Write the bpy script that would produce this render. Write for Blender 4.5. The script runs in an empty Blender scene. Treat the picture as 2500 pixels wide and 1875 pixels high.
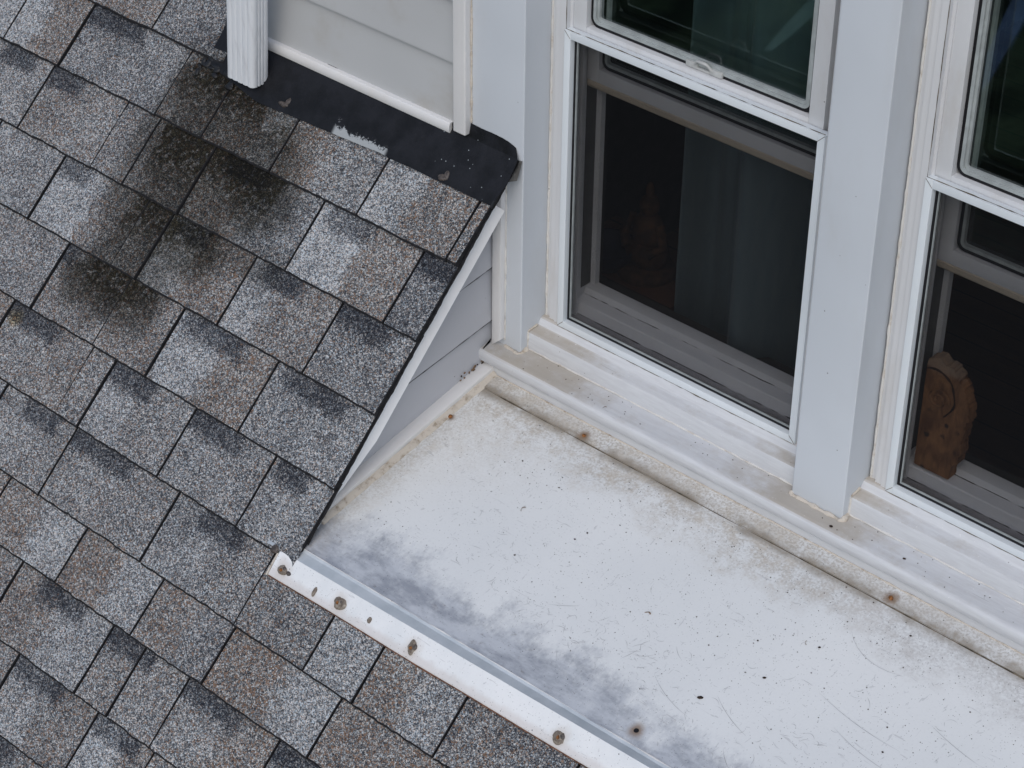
import bpy, bmesh, math, random
from mathutils import Vector, Matrix, noise
rnd = random.Random(7)
scn = bpy.context.scene
COL = scn.collection

# ------------------------------------------------------------------ camera
cam = bpy.data.cameras.new('camera')
cam.sensor_width = 36.0
cam.lens = 81.165
cam.clip_start = 0.05
cam.clip_end = 400
co = bpy.data.objects.new('camera', cam)
COL.objects.link(co)
_r = Vector((0.74104732, 0.67138454, 0.00957465))
_d = Vector((0.39286306, -0.42197427, -0.81706568))
_f = Vector((-0.54452501, 0.60924586, -0.57646509))
co.matrix_world = Matrix(((_r.x, -_d.x, -_f.x, 2.2593), (_r.y, -_d.y, -_f.y, -2.484), (_r.z, -_d.z, -_f.z, 2.3527), (0, 0, 0, 1)))
scn.camera = co

# ------------------------------------------------------------------ world, sun, exposure (overcast)
SUN_EL, SUN_AZ = math.radians(45), math.radians(152)      # azimuth from +Y towards +X
w = bpy.data.worlds.new('World')
scn.world = w
w.use_nodes = True
wn = w.node_tree
bg = wn.nodes['Background']
sky = wn.nodes.new('ShaderNodeTexSky')
sky.sky_type = 'NISHITA'
sky.sun_disc = False
sky.sun_elevation = SUN_EL
sky.sun_rotation = SUN_AZ
sky.air_density = 1.0
sky.dust_density = 1.8
sky.ozone_density = 1.0
wn.links.new(sky.outputs[0], bg.inputs[0])
bg.inputs[1].default_value = 0.115
sl = bpy.data.lights.new('sun', 'SUN')
sl.energy = 1.0
sl.angle = math.radians(60)
sl.color = (1.0, 0.99, 0.975)
so = bpy.data.objects.new('sun', sl)
COL.objects.link(so)
sd = Vector((math.sin(SUN_AZ) * math.cos(SUN_EL), math.cos(SUN_AZ) * math.cos(SUN_EL), math.sin(SUN_EL)))
so.rotation_euler = sd.to_track_quat('Z', 'Y').to_euler()
so.location = sd * 20
vs = scn.view_settings
vs.view_transform = 'Standard'
vs.look = 'None'
vs.gamma = 1.0
vs.use_curve_mapping = False
vs.exposure = 0.22
scn.cycles.caustics_reflective = False
scn.cycles.caustics_refractive = False

# ------------------------------------------------------------------ helpers
def link(name, me, mat=None, parent=None):
    o = bpy.data.objects.new(name, me)
    COL.objects.link(o)
    if mat is not None:
        me.materials.append(mat)
    if parent is not None:
        o.parent = parent
    return o

def empty(name, loc, label=None, cat=None, group=None):
    o = bpy.data.objects.new(name, None)
    COL.objects.link(o)
    o.empty_display_size = 0.05
    o.location = loc
    tag(o, label, cat, group)
    return o

def tag(o, label=None, cat=None, group=None, kind=None):
    if label: o['label'] = label
    if cat: o['category'] = cat
    if group: o['group'] = group
    if kind: o['kind'] = kind
    return o

def bm_obj(name, bm, mat, parent=None, smooth=None):
    me = bpy.data.meshes.new(name)
    bmesh.ops.recalc_face_normals(bm, faces=bm.faces[:])
    bm.to_mesh(me)
    bm.free()
    if smooth is not None:
        for p in me.polygons: p.use_smooth = True
        try: me.set_sharp_from_angle(angle=math.radians(smooth))
        except Exception: pass
    o = link(name, me, mat, parent)
    if parent is not None:
        o.matrix_parent_inverse = Matrix.Translation(parent.location).inverted()
    return o

def add_box(bm, x0, x1, y0, y1, z0, z1, bev=0.0, seg=2):
    v = [bm.verts.new(p) for p in ((x0, y0, z0), (x1, y0, z0), (x1, y1, z0), (x0, y1, z0), (x0, y0, z1), (x1, y0, z1), (x1, y1, z1), (x0, y1, z1))]
    fs = [bm.faces.new([v[i] for i in q]) for q in ((0, 3, 2, 1), (4, 5, 6, 7), (0, 1, 5, 4), (1, 2, 6, 5), (2, 3, 7, 6), (3, 0, 4, 7))]
    if bev > 0:
        es = list({e for f in fs for e in f.edges})
        bmesh.ops.bevel(bm, geom=es, offset=bev, segments=seg, affect='EDGES', profile=0.6)

def box(name, x0, x1, y0, y1, z0, z1, mat, parent=None, bev=0.0, seg=2):
    bm = bmesh.new()
    add_box(bm, x0, x1, y0, y1, z0, z1, bev, seg)
    return bm_obj(name, bm, mat, parent, 40 if bev > 0 else None)

def add_prism(bm, prof, x0, x1, axis='x', nseg=1, wob=0.0, seed=0):
    """extrude a closed 2-D profile along an axis. axis x: prof=(y,z); axis z: prof=(x,y); axis y: prof=(x,z)"""
    rings = []
    for i in range(nseg + 1):
        t = x0 + (x1 - x0) * i / nseg
        ring = []
        for (a, b) in prof:
            if wob:
                n = noise.noise(Vector((t * 6 + seed, a * 3, b * 3)))
                a2, b2 = a + n * wob, b + noise.noise(Vector((t * 6 + seed + 9, a * 3, b * 3))) * wob
            else: a2, b2 = a, b
            p = (t, a2, b2) if axis == 'x' else ((a2, t, b2) if axis == 'y' else (a2, b2, t))
            ring.append(bm.verts.new(p))
        rings.append(ring)
    n = len(prof)
    for i in range(nseg):
        for j in range(n):
            bm.faces.new((rings[i][j], rings[i][(j + 1) % n], rings[i + 1][(j + 1) % n], rings[i + 1][j]))
    bm.faces.new(rings[0][::-1])
    bm.faces.new(rings[-1])

def prism(name, prof, x0, x1, mat, parent=None, axis='x', smooth=35, nseg=1, wob=0.0):
    bm = bmesh.new()
    add_prism(bm, prof, x0, x1, axis, nseg, wob)
    return bm_obj(name, bm, mat, parent, smooth)

def add_tube(bm, pts, rad, n=8, jit=0.0, caps=True, seed=0):
    rings = []
    for i, p in enumerate(pts):
        p = Vector(p)
        d = (Vector(pts[min(i + 1, len(pts) - 1)]) - Vector(pts[max(i - 1, 0)])).normalized()
        a = d.orthogonal().normalized() if abs(d.z) > 0.9 else d.cross(Vector((0, 0, 1))).normalized()
        b = d.cross(a)
        r = rad * (1 + jit * noise.noise(p * 90 + Vector((seed, 0, 0))) * 2)
        rings.append([bm.verts.new(p + (a * math.cos(2 * math.pi * k / n) + b * math.sin(2 * math.pi * k / n)) * r) for k in range(n)])
    for i in range(len(rings) - 1):
        for k in range(n):
            bm.faces.new((rings[i][k], rings[i][(k + 1) % n], rings[i + 1][(k + 1) % n], rings[i + 1][k]))
    if caps:
        bm.faces.new(rings[0][::-1])
        bm.faces.new(rings[-1])

def subdiv(a, b, n):
    a, b = Vector(a), Vector(b)
    return [a.lerp(b, i / n) for i in range(n + 1)]

def bead(name, a, b, rad, mat, parent, wob=0.0008, n=60, jit=0.35, seed=0):
    pts = []
    for p in subdiv(a, b, n):
        pts.append(p + Vector((noise.noise(p * 40 + Vector((seed, 3, 1))), noise.noise(p * 40 + Vector((7, seed, 1))), noise.noise(p * 40 + Vector((2, 5, seed))))) * wob)
    bm = bmesh.new()
    add_tube(bm, pts, rad, 7, jit, True, seed)
    return bm_obj(name, bm, mat, parent, 70)

# ------------------------------------------------------------------ materials
class NT:
    def __init__(s, name):
        s.m = bpy.data.materials.new(name)
        s.m.use_nodes = True
        s.t = s.m.node_tree
        s.b = s.t.nodes['Principled BSDF']
    def n(s, typ, **kw):
        x = s.t.nodes.new(typ)
        for k, v in kw.items(): setattr(x, k, v)
        return x
    def put(s, sock, v):
        if v is None: return
        if hasattr(v, 'is_output') or isinstance(v, bpy.types.NodeSocket): s.t.links.new(v, sock)
        else:
            if isinstance(v, (tuple, list)) and len(v) == 3 and sock.type == 'RGBA': v = (*v, 1)
            sock.default_value = v
    def pos(s):
        return s.n('ShaderNodeNewGeometry').outputs['Position']
    def sep(s, v):
        x = s.n('ShaderNodeSeparateXYZ'); s.put(x.inputs[0], v); return x.outputs
    def comb(s, a, b, c):
        x = s.n('ShaderNodeCombineXYZ'); s.put(x.inputs[0], a); s.put(x.inputs[1], b); s.put(x.inputs[2], c); return x.outputs[0]
    def m_(s, op, a, b=None, c=None, clamp=False):
        x = s.n('ShaderNodeMath', operation=op); x.use_clamp = clamp
        s.put(x.inputs[0], a); s.put(x.inputs[1], b); s.put(x.inputs[2], c); return x.outputs[0]
    def vm(s, op, a, b):
        x = s.n('ShaderNodeVectorMath', operation=op); s.put(x.inputs[0], a); s.put(x.inputs[1], b)
        return x.outputs['Value'] if op in ('DISTANCE', 'LENGTH', 'DOT_PRODUCT') else x.outputs[0]
    def noise(s, v, scale, det=2.0, rough=0.5, dist=0.0):
        x = s.n('ShaderNodeTexNoise'); s.put(x.inputs['Vector'], v)
        x.inputs['Scale'].default_value = scale; x.inputs['Detail'].default_value = det
        x.inputs['Roughness'].default_value = rough; x.inputs['Distortion'].default_value = dist
        return x.outputs['Fac']
    def voro(s, v, scale, feat='F1', rnd_=1.0):
        x = s.n('ShaderNodeTexVoronoi', feature=feat); s.put(x.inputs['Vector'], v)
        x.inputs['Scale'].default_value = scale; x.inputs['Randomness'].default_value = rnd_
        return x.outputs
    def step(s, v, a, b, lo=0.0, hi=1.0):
        x = s.n('ShaderNodeMapRange', interpolation_type='SMOOTHSTEP'); s.put(x.inputs['Value'], v)
        s.put(x.inputs['From Min'], a); s.put(x.inputs['From Max'], b)
        s.put(x.inputs['To Min'], lo); s.put(x.inputs['To Max'], hi)
        return x.outputs[0]
    def mix(s, f, a, b, mode='MIX'):
        x = s.n('ShaderNodeMix', data_type='RGBA', blend_type=mode)
        s.put(x.inputs[0], f); s.put(x.inputs[6], a); s.put(x.inputs[7], b); return x.outputs[2]
    def mixf(s, f, a, b):
        x = s.n('ShaderNodeMix', data_type='FLOAT'); s.put(x.inputs[0], f); s.put(x.inputs[2], a); s.put(x.inputs[3], b); return x.outputs[0]
    def ramp(s, v, stops, interp='LINEAR'):
        x = s.n('ShaderNodeValToRGB'); x.color_ramp.interpolation = interp
        e = x.color_ramp.elements
        while len(e) < len(stops): e.new(0.5)
        for i, (p, c) in enumerate(stops): e[i].position = p; e[i].color = (*c, 1)
        s.put(x.inputs[0], v); return x.outputs[0]
    def attr(s, name, typ='OBJECT'):
        return s.n('ShaderNodeAttribute', attribute_type=typ, attribute_name=name).outputs['Fac']
    def scale(s, v, sx, sy, sz):
        return s.vm('MULTIPLY', v, (sx, sy, sz))
    def bump(s, h, strength, dist):
        x = s.n('ShaderNodeBump'); x.inputs['Strength'].default_value = strength; x.inputs['Distance'].default_value = dist
        s.put(x.inputs['Height'], h); s.put(s.b.inputs['Normal'], x.outputs[0])
    def fin(s, col, rough=0.6, spec=0.4, metal=0.0):
        s.put(s.b.inputs['Base Color'], col); s.put(s.b.inputs['Roughness'], rough)
        s.b.inputs['Specular IOR Level'].default_value = spec; s.b.inputs['Metallic'].default_value = metal
        return s.m

def plain(name, col, rough=0.6, spec=0.4, var=0.12, sc=30, metal=0.0, bump=0.0):
    t = NT(name); p = t.pos()
    n = t.noise(p, sc, 3)
    c = t.mix(t.step(n, 0.3, 0.7), tuple(x * (1 - var) for x in col), tuple(min(1, x * (1 + var)) for x in col))
    if bump: t.bump(t.noise(p, sc * 8, 3), 0.5, bump)
    return t.fin(c, rough, spec, metal)

def mat_shingle():
    t = NT('asphalt_granules'); p = t.pos()
    uv = t.sep(t.n('ShaderNodeUVMap').outputs[0]); u, v = uv[0], uv[1]
    xyz = t.sep(p); X = xyz[0]; S = t.m_('MULTIPLY', xyz[1], -1.41421)
    nb = t.noise(p, 45, 3, 0.6)
    tone = t.mixf(t.step(t.m_('ADD', u, t.m_('MULTIPLY', t.m_('SUBTRACT', nb, 0.5), 0.5)), t.m_('SUBTRACT', t.attr('split'), 0.07), t.m_('ADD', t.attr('split'), 0.07)), t.attr('tone'), t.attr('tone2'))
    warm = t.mixf(t.step(t.m_('ADD', u, t.m_('MULTIPLY', t.m_('SUBTRACT', nb, 0.5), 0.5)), t.m_('SUBTRACT', t.attr('split'), 0.07), t.m_('ADD', t.attr('split'), 0.07)), t.attr('warm'), t.attr('warm2'))
    # dark printed shadow band along the head of a tab
    nz = t.m_('ADD', t.m_('MULTIPLY', t.m_('SUBTRACT', t.noise(p, 60, 2, 0.5), 0.5), 0.12), t.m_('MULTIPLY', t.m_('SUBTRACT', t.noise(p, 420, 2, 0.5), 0.5), 0.34))
    ub = t.m_('ADD', u, nz); vb = t.m_('ADD', v, nz)
    b1 = t.step(ub, t.m_('SUBTRACT', t.attr('band0'), 0.05), t.m_('ADD', t.attr('band0'), 0.05))
    b2 = t.step(ub, t.m_('SUBTRACT', t.attr('band1'), 0.05), t.m_('ADD', t.attr('band1'), 0.03), 1.0, 0.0)
    b3 = t.step(vb, 0.20, 0.32, 1.0, 0.0)
    band = t.m_('MULTIPLY', t.m_('MULTIPLY', b1, b2), b3)
    tone = t.m_('SUBTRACT', tone, t.m_('MULTIPLY', band, 0.50))
    warm = t.m_('MULTIPLY', warm, t.m_('SUBTRACT', 1.0, t.m_('MULTIPLY', band, 0.8)))
    tone = t.m_('ADD', t.m_('MULTIPLY', t.m_('SUBTRACT', tone, 0.60), 0.60), 0.60)
    # broad blotches
    tone = t.m_('ADD', tone, t.m_('MULTIPLY', t.m_('SUBTRACT', t.noise(p, 14, 3, 0.6), 0.5), 0.34))
    # granules: two sizes
    vo = t.voro(p, 640); cs = t.sep(vo['Color'])
    vo2 = t.voro(p, 360); cs2 = t.sep(vo2['Color'])
    r = t.m_('ADD', t.m_('ADD', t.m_('MULTIPLY', cs[0], 0.55), t.m_('MULTIPLY', cs2[0], 0.40)), 0.05)
    r = t.m_('ADD', r, t.m_('MULTIPLY', t.m_('SUBTRACT', tone, 0.5), 0.85))
    col = t.ramp(r, [(0.0, (0.012, 0.013, 0.018)), (0.22, (0.028, 0.031, 0.042)), (0.43, (0.080, 0.085, 0.098)), (0.60, (0.185, 0.191, 0.203)), (0.77, (0.38, 0.39, 0.405)), (1.0, (0.70, 0.71, 0.73))])
    br = t.m_('MULTIPLY', t.step(cs2[1], t.m_('SUBTRACT', 1.00, t.m_('MULTIPLY', warm, 0.36)), t.m_('SUBTRACT', 1.04, t.m_('MULTIPLY', warm, 0.36))), 0.75)
    col = t.mix(1.0, col, t.mix(cs[2], (0.80, 0.98, 1.12), (1.12, 1.0, 0.90)), 'MULTIPLY')
    col = t.mix(br, col, t.mix(cs[1], (0.10, 0.062, 0.042), (0.33, 0.21, 0.14)))
    col = t.mix(t.m_('ADD', t.m_('MULTIPLY', warm, 0.6), 0.30), col, t.mix(1.0, col, (1.04, 0.95, 0.85), 'MULTIPLY'))
    # algae / dirt stain running down from the downspout outlet
    nd = t.noise(p, 22, 4, 0.62)
    nd2 = t.m_('MULTIPLY', t.m_('SUBTRACT', nd, 0.5), 0.26)
    st = t.comb(t.m_('MULTIPLY', X, 1.0), t.m_('MULTIPLY', S, 0.30), 0.0)          # streaks run down the slope
    sn = t.m_('ADD', t.m_('MULTIPLY', t.noise(st, 26, 4, 0.6), 0.6), t.m_('MULTIPLY', t.noise(p, 48, 4, 0.7), 0.4))
    stain = None
    for (x0, y0, x1, y1, rad, am) in STAINS:
        dx, dy = x1 - x0, y1 - y0; L2 = dx * dx + dy * dy
        h = t.m_('DIVIDE', t.m_('ADD', t.m_('MULTIPLY', t.m_('SUBTRACT', X, x0), dx), t.m_('MULTIPLY', t.m_('SUBTRACT', S, y0), dy)), L2, clamp=True)
        ex = t.m_('SUBTRACT', t.m_('SUBTRACT', X, x0), t.m_('MULTIPLY', h, dx)); ey = t.m_('SUBTRACT', t.m_('SUBTRACT', S, y0), t.m_('MULTIPLY', h, dy))
        d = t.m_('DIVIDE', t.m_('SQRT', t.m_('ADD', t.m_('MULTIPLY', ex, ex), t.m_('MULTIPLY', ey, ey))), rad)
        d = t.m_('ADD', d, t.m_('MULTIPLY', t.m_('SUBTRACT', sn, 0.5), 1.7))
        k = t.step(d, 0.55, 1.55, am, 0.0)
        stain = k if stain is None else t.m_('MAXIMUM', stain, k)
    stain = t.m_('MULTIPLY', stain, t.step(t.noise(p, 95, 4, 0.75), 0.30, 0.56, 0.62, 1.12))
    stain = t.m_('MULTIPLY', stain, t.m_('MULTIPLY', t.attr('grip'), t.step(v, 0.0, 0.9, 1.0, 0.72)), clamp=True)
    col = t.mix(stain, col, t.mix(1.0, col, (0.08, 0.069, 0.043), 'MULTIPLY'))
    lich = t.vm('DISTANCE', p, (-0.815, -0.433, -0.03))
    lk = t.m_('MULTIPLY', t.step(t.m_('ADD', lich, t.m_('MULTIPLY', nd2, 0.12)), 0.006, 0.024, 1.0, 0.0), 0.7)
    col = t.mix(lk, col, t.mix(1.0, col, (1.25, 1.0, 0.55), 'MULTIPLY'))
    hh = t.m_('ADD', t.m_('MULTIPLY', vo['Distance'], -1.0), t.m_('MULTIPLY', cs[2], 0.5))
    t.bump(hh, 0.9, 0.0016)
    return t.fin(col, 0.92, 0.25)

STAINS = [(-0.585, 0.03, -0.60, 0.16, 0.105, 1.0), (-0.66, 0.10, -0.64, 0.24, 0.09, 1.0), (-0.62, 0.22, -0.65, 0.46, 0.085, 1.0), (-0.58, 0.30, -0.58, 0.48, 0.065, 0.85), (-0.47, 0.15, -0.45, 0.21, 0.085, 1.0), (-0.56, 0.18, -0.52, 0.34, 0.08, 0.9), (-0.73, 0.20, -0.70, 0.36, 0.05, 0.65), (-0.58, 0.465, -0.71, 0.49, 0.055, 0.9), (-0.44, 0.305, -0.34, 0.31, 0.035, 0.45)]
M = {}
M['shingle'] = mat_shingle()
M['shingle_edge'] = plain('asphalt_mat', (0.018, 0.018, 0.02), 0.9, 0.2, 0.3, 120)
M['underlay'] = plain('black_underlay', (0.012, 0.012, 0.013), 0.9, 0.2)

def mat_white(name, col, dirt=(0.36, 0.31, 0.24), amt=0.35, rough=0.5, spec=0.4, streak=(1, 1, 0.25), sc=18, speck=True):
    """painted white: faint blotches, dirt film and pinprick specks"""
    t = NT(name); p = t.pos(); ps = t.scale(p, *streak)
    n1 = t.noise(ps, sc, 5, 0.65); n2 = t.noise(p, 4, 2)
    c = t.mix(t.step(n2, 0.35, 0.65), tuple(x * 0.955 for x in col), col)
    f = t.m_('MULTIPLY', t.step(n1, 0.46, 0.78), amt)
    c = t.mix(f, c, dirt)
    if speck:
        vo = t.voro(p, 60); cs = t.sep(vo['Color'])
        k = t.m_('MULTIPLY', t.step(vo['Distance'], 0.05, 0.09, 1.0, 0.0), t.step(cs[0], 0.93, 0.94))
        c = t.mix(t.m_('MULTIPLY', k, 0.75), c, (0.06, 0.05, 0.045))
    t.bump(t.noise(p, 160, 3), 0.25, 0.0006)
    return t.fin(c, t.m_('ADD', t.m_('MULTIPLY', f, 0.4), rough), spec)

M['casing'] = mat_white('casing_paint', (0.585, 0.620, 0.660), amt=0.13, streak=(1, 1, 0.35), sc=9)
M['vinyl'] = mat_white('window_vinyl', (0.62, 0.63, 0.645), amt=0.28)
M['screenframe'] = mat_white('screen_frame_paint', (0.69, 0.735, 0.765), amt=0.06, speck=False, rough=0.4)
M['trim'] = mat_white('trim_vinyl', (0.70, 0.695, 0.69), dirt=(0.58, 0.52, 0.45), amt=0.25, rough=0.42)
M['rake'] = mat_white('rake_paint', (0.86, 0.865, 0.87), amt=0.1, rough=0.4)
M['siding'] = mat_white('siding_vinyl', (0.46, 0.47, 0.475), dirt=(0.36, 0.33, 0.29), amt=0.55, streak=(1, 1, 1.4), sc=7, rough=0.55, speck=False)
M['cheek'] = mat_white('cheek_siding_vinyl', (0.47, 0.48, 0.51), dirt=(0.30, 0.28, 0.26), amt=0.2, streak=(1, 1, 1), sc=9, rough=0.5)
M['shade'] = plain('lap_shade_paint', (0.10, 0.098, 0.10), 0.8, 0.2, 0.3, 60)  # dark colour of the bead that stands in for the shadow under laps
M['bead'] = mat_white('old_caulk', (0.57, 0.52, 0.45), dirt=(0.19, 0.13, 0.075), amt=0.9, sc=70, streak=(1, 1, 1), rough=0.75)
M['bead_clean'] = mat_white('caulk', (0.66, 0.65, 0.62), dirt=(0.36, 0.29, 0.21), amt=0.6, sc=50, streak=(1, 1, 1), rough=0.7)

def mat_spout():
    t = NT('downspout_paint'); p = t.pos()
    n = t.noise(t.scale(p, 1, 1, 0.10), 130, 4, 0.6)
    n2 = t.noise(t.scale(p, 1, 1, 0.4), 40, 4, 0.6)
    c = t.mix(t.step(n, 0.48, 0.8), (0.70, 0.725, 0.755), (0.55, 0.56, 0.585))
    c = t.mix(t.m_('MULTIPLY', t.step(n2, 0.55, 0.75), 0.5), c, (0.78, 0.80, 0.82))
    return t.fin(c, 0.55, 0.35)
M['spout'] = mat_spout()

def mat_sill(name):
    t = NT(name); p = t.pos(); x = t.sep(p)
    ps = t.scale(p, 0.12, 1, 1)
    g = t.noise(ps, 160, 4, 0.6)                        # brush marks along the board
    c = t.mix(t.step(g, 0.35, 0.7), (0.60, 0.615, 0.635), (0.545, 0.555, 0.575))
    up = t.sep(t.n('ShaderNodeNewGeometry').outputs['True Normal'])[2]
    n = t.m_('ADD', t.m_('MULTIPLY', t.noise(t.scale(p, 0.3, 1, 1), 24, 5, 0.65), 0.4), t.m_('MULTIPLY', t.noise(p, 22, 6, 0.72), 0.6))
    # tan film settled on the flats; heavier at the left end and by the posts
    post = t.m_('MINIMUM', t.m_('ABSOLUTE', t.m_('SUBTRACT', x[0], 0.08)), t.m_('ABSOLUTE', t.m_('SUBTRACT', x[0], 0.67)))
    near = t.step(post, 0.01, 0.22, 0.26, -0.06)
    f = t.m_('MULTIPLY', t.m_('MULTIPLY', t.step(up, 0.7, 0.97), t.step(t.m_('ADD', n, near), 0.40, 0.78)), 0.85)
    c = t.mix(f, c, (0.385, 0.345, 0.29))
    k2 = t.noise(p, 260, 2, 0.5)
    c = t.mix(t.m_('MULTIPLY', t.step(k2, 0.70, 0.76), 0.55), c, (0.80, 0.80, 0.80))
    cr = t.noise(t.scale(p, 0.05, 1, 1), 330, 2, 0.5)
    c = t.mix(t.m_('MULTIPLY', t.step(cr, 0.70, 0.74), t.step(t.noise(p, 9, 2), 0.5, 0.62, 0.0, 0.45)), c, (0.20, 0.19, 0.18))
    vo = t.voro(p, 85); cs = t.sep(vo['Color'])
    k = t.m_('MULTIPLY', t.step(vo['Distance'], 0.05, 0.10, 1.0, 0.0), t.step(cs[0], 0.90, 0.91))
    c = t.mix(t.m_('MULTIPLY', k, 0.7), c, (0.08, 0.065, 0.05))
    t.bump(t.m_('ADD', g, t.noise(p, 60, 3)), 0.5, 0.0009)
    return t.fin(c, 0.6, 0.35)
M['sill'] = mat_sill('sill_weathered_paint')

def mat_deck(name, flange=False, strip=False):
    t = NT(name); p = t.pos(); x = t.sep(p); X, Y = x[0], x[1]
    n = t.noise(p, 9, 5, 0.62); n5 = t.noise(p, 34, 5, 0.7); fine = t.noise(p, 240, 3, 0.6)
    base = t.mix(t.step(t.noise(p, 3.2, 3), 0.3, 0.7), (0.69, 0.708, 0.712), (0.74, 0.754, 0.754))
    c = base
    if not flange:
        # worn grey film along the low front edge
        yy = t.m_('ADD', Y, t.m_('MULTIPLY', t.m_('SUBTRACT', n, 0.5), -0.24))
        yy = t.m_('ADD', yy, t.m_('MULTIPLY', t.m_('SUBTRACT', n5, 0.5), -0.05))
        yy = t.m_('ADD', yy, t.m_('MULTIPLY', t.m_('SUBTRACT', t.noise(t.scale(p, 1, 0.5, 1), 180, 4, 0.7), 0.5), -0.07))
        yy = t.m_('ADD', yy, t.m_('MULTIPLY', t.m_('SUBTRACT', X, 0.3), 0.025))
        gz = t.step(yy, -0.455, -0.365, 1.0, 0.0)
        gl = t.noise(t.scale(p, 0.6, 1.4, 1), 26, 5, 0.68)
        gcol = t.mix(t.step(gl, 0.34, 0.66), (0.255, 0.275, 0.315), (0.47, 0.495, 0.535))
        bl = t.noise(t.scale(p, 0.8, 1.2, 1), 30, 4, 0.7)
        gcol = t.mix(t.m_('MULTIPLY', t.step(bl, 0.62, 0.74), 0.7), gcol, (0.16, 0.145, 0.14))
        c = t.mix(t.m_('MULTIPLY', gz, t.step(n5, 0.25, 0.5, 0.72, 0.95)), c, gcol)
        # brown grime around the seam, cheek trim and back corner
        yb = t.m_('ADD', Y, t.m_('MULTIPLY', t.m_('SUBTRACT', n, 0.5), 0.16))
        yb = t.m_('ADD', yb, t.m_('MULTIPLY', t.m_('SUBTRACT', n5, 0.5), 0.06))
        gb = t.step(yb, -0.145, -0.040, 0.0, 1.0)
        xb = t.m_('ADD', X, t.m_('MULTIPLY', t.m_('SUBTRACT', n, 0.5), 0.10))
        gc = t.m_('MULTIPLY', t.step(xb, 0.0, 0.075, 0.75, 0.0), t.step(Y, -0.52, -0.2, 0.55, 1.0))
        cn = t.step(t.vm('DISTANCE', p, (0.02, -0.02, 0.0)), 0.03, 0.32, 0.6, 0.0)
        g = t.m_('MAXIMUM', t.m_('MAXIMUM', gb, gc), cn)
        br = t.mix(t.step(n5, 0.35, 0.65), (0.20, 0.155, 0.105), (0.43, 0.375, 0.30))
        br = t.mix(t.step(X, 0.55, 1.0), br, t.mix(t.step(n5, 0.35, 0.65), (0.25, 0.24, 0.235), (0.47, 0.455, 0.44)))
        k = t.m_('MULTIPLY', g, t.step(t.m_('ADD', t.m_('MULTIPLY', n5, 0.6), t.m_('MULTIPLY', fine, 0.4)), 0.38, 0.66, 0.06, 0.85))
        c = t.mix(k, c, br)
        if strip:
            c = t.mix(t.m_('MULTIPLY', t.step(fine, 0.48, 0.62), 0.40), c, (0.34, 0.295, 0.235))
            c = t.mix(t.step(n, 0.35, 0.6, 0.05, 0.45), c, (0.47, 0.44, 0.395))
        ds_ = t.m_('ABSOLUTE', t.m_('ADD', Y, 0.034))
        sg = t.m_('MULTIPLY', t.step(t.m_('ADD', ds_, t.m_('MULTIPLY', t.m_('SUBTRACT', n5, 0.5), 0.04)), 0.001, 0.020, 0.8, 0.0), t.step(n, 0.38, 0.56, 0.15, 1.0))
        c = t.mix(sg, c, t.mix(fine, (0.12, 0.095, 0.065), (0.33, 0.28, 0.215)))
        # rust halo round the nails
        for (nx, ny, rr) in ((0.0024, -0.1208, 0.012), (0.2279, -0.0237, 0.016), (0.8603, -0.0216, 0.018), (0.7032, -0.4517, 0.02)):
            d = t.vm('DISTANCE', t.comb(X, Y, 0.0), (nx, ny, 0.0))
            k = t.step(t.m_('ADD', d, t.m_('MULTIPLY', t.m_('SUBTRACT', n5, 0.5), 0.02)), 0.003, rr, 0.85, 0.0)
            c = t.mix(k, c, (0.20, 0.125, 0.07))
    else:
        c = t.mix(t.step(n, 0.3, 0.6), (0.70, 0.72, 0.73), (0.77, 0.78, 0.785))
        c = t.mix(t.m_('MULTIPLY', t.step(n5, 0.58, 0.74), 0.28), c, (0.66, 0.65, 0.645))
        sl_ = t.m_('ADD', t.m_('MULTIPLY', Y, -1.41421), t.m_('MULTIPLY', X, 0.0205))
        c = t.mix(t.step(t.m_('ADD', sl_, t.m_('MULTIPLY', t.m_('SUBTRACT', n5, 0.5), 0.02)), 0.750, 0.762, 0.0, 0.40), c, (0.50, 0.43, 0.39))
    if flange:
        S2 = t.m_('MULTIPLY', Y, -1.41421)
        for (hu, hs) in ((0.006, 0.741), (0.138, 0.737), (0.303, 0.735), (0.612, 0.730)):
            d = t.vm('DISTANCE', t.comb(X, S2, 0.0), (hu, hs + 0.008, 0.0))
            c = t.mix(t.step(t.m_('ADD', d, t.m_('MULTIPLY', t.m_('SUBTRACT', n5, 0.5), 0.03)), 0.006, 0.024, 0.42, 0.0), c, (0.48, 0.41, 0.34))
    # small marks everywhere: pinprick dirt, fine scuffs
    d3 = t.noise(p, 7, 3, 0.6)
    for sc_, th, rr, am in ((75, 0.80, 0.10, 0.85), (150, 0.70, 0.15, 0.6), (260, 0.66, 0.22, 0.45), (36, 0.955, 0.045, 0.85)):
        vo = t.voro(t.vm('ADD', p, (sc_ * 0.1, 0, 0)), sc_); cs = t.sep(vo['Color'])
        th2 = t.m_('SUBTRACT', th + 0.14, t.m_('MULTIPLY', d3, 0.28))
        k = t.m_('MULTIPLY', t.step(vo['Distance'], rr * 0.6, rr, 1.0, 0.0), t.step(cs[0], th2, t.m_('ADD', th2, 0.02)))
        c = t.mix(t.m_('MULTIPLY', k, am), c, (0.045, 0.04, 0.04))
    sc1 = t.noise(t.scale(p, 1.0, 0.16, 1), 190, 2, 0.5, 0.6); sc2 = t.noise(t.scale(p, 0.18, 1.0, 1), 170, 2, 0.5, 0.9)
    c = t.mix(t.m_('MULTIPLY', t.step(sc1, 0.68, 0.74), 0.30), c, (0.26, 0.27, 0.29))
    c = t.mix(t.m_('MULTIPLY', t.step(sc2, 0.68, 0.74), 0.30), c, (0.26, 0.26, 0.27))
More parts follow.
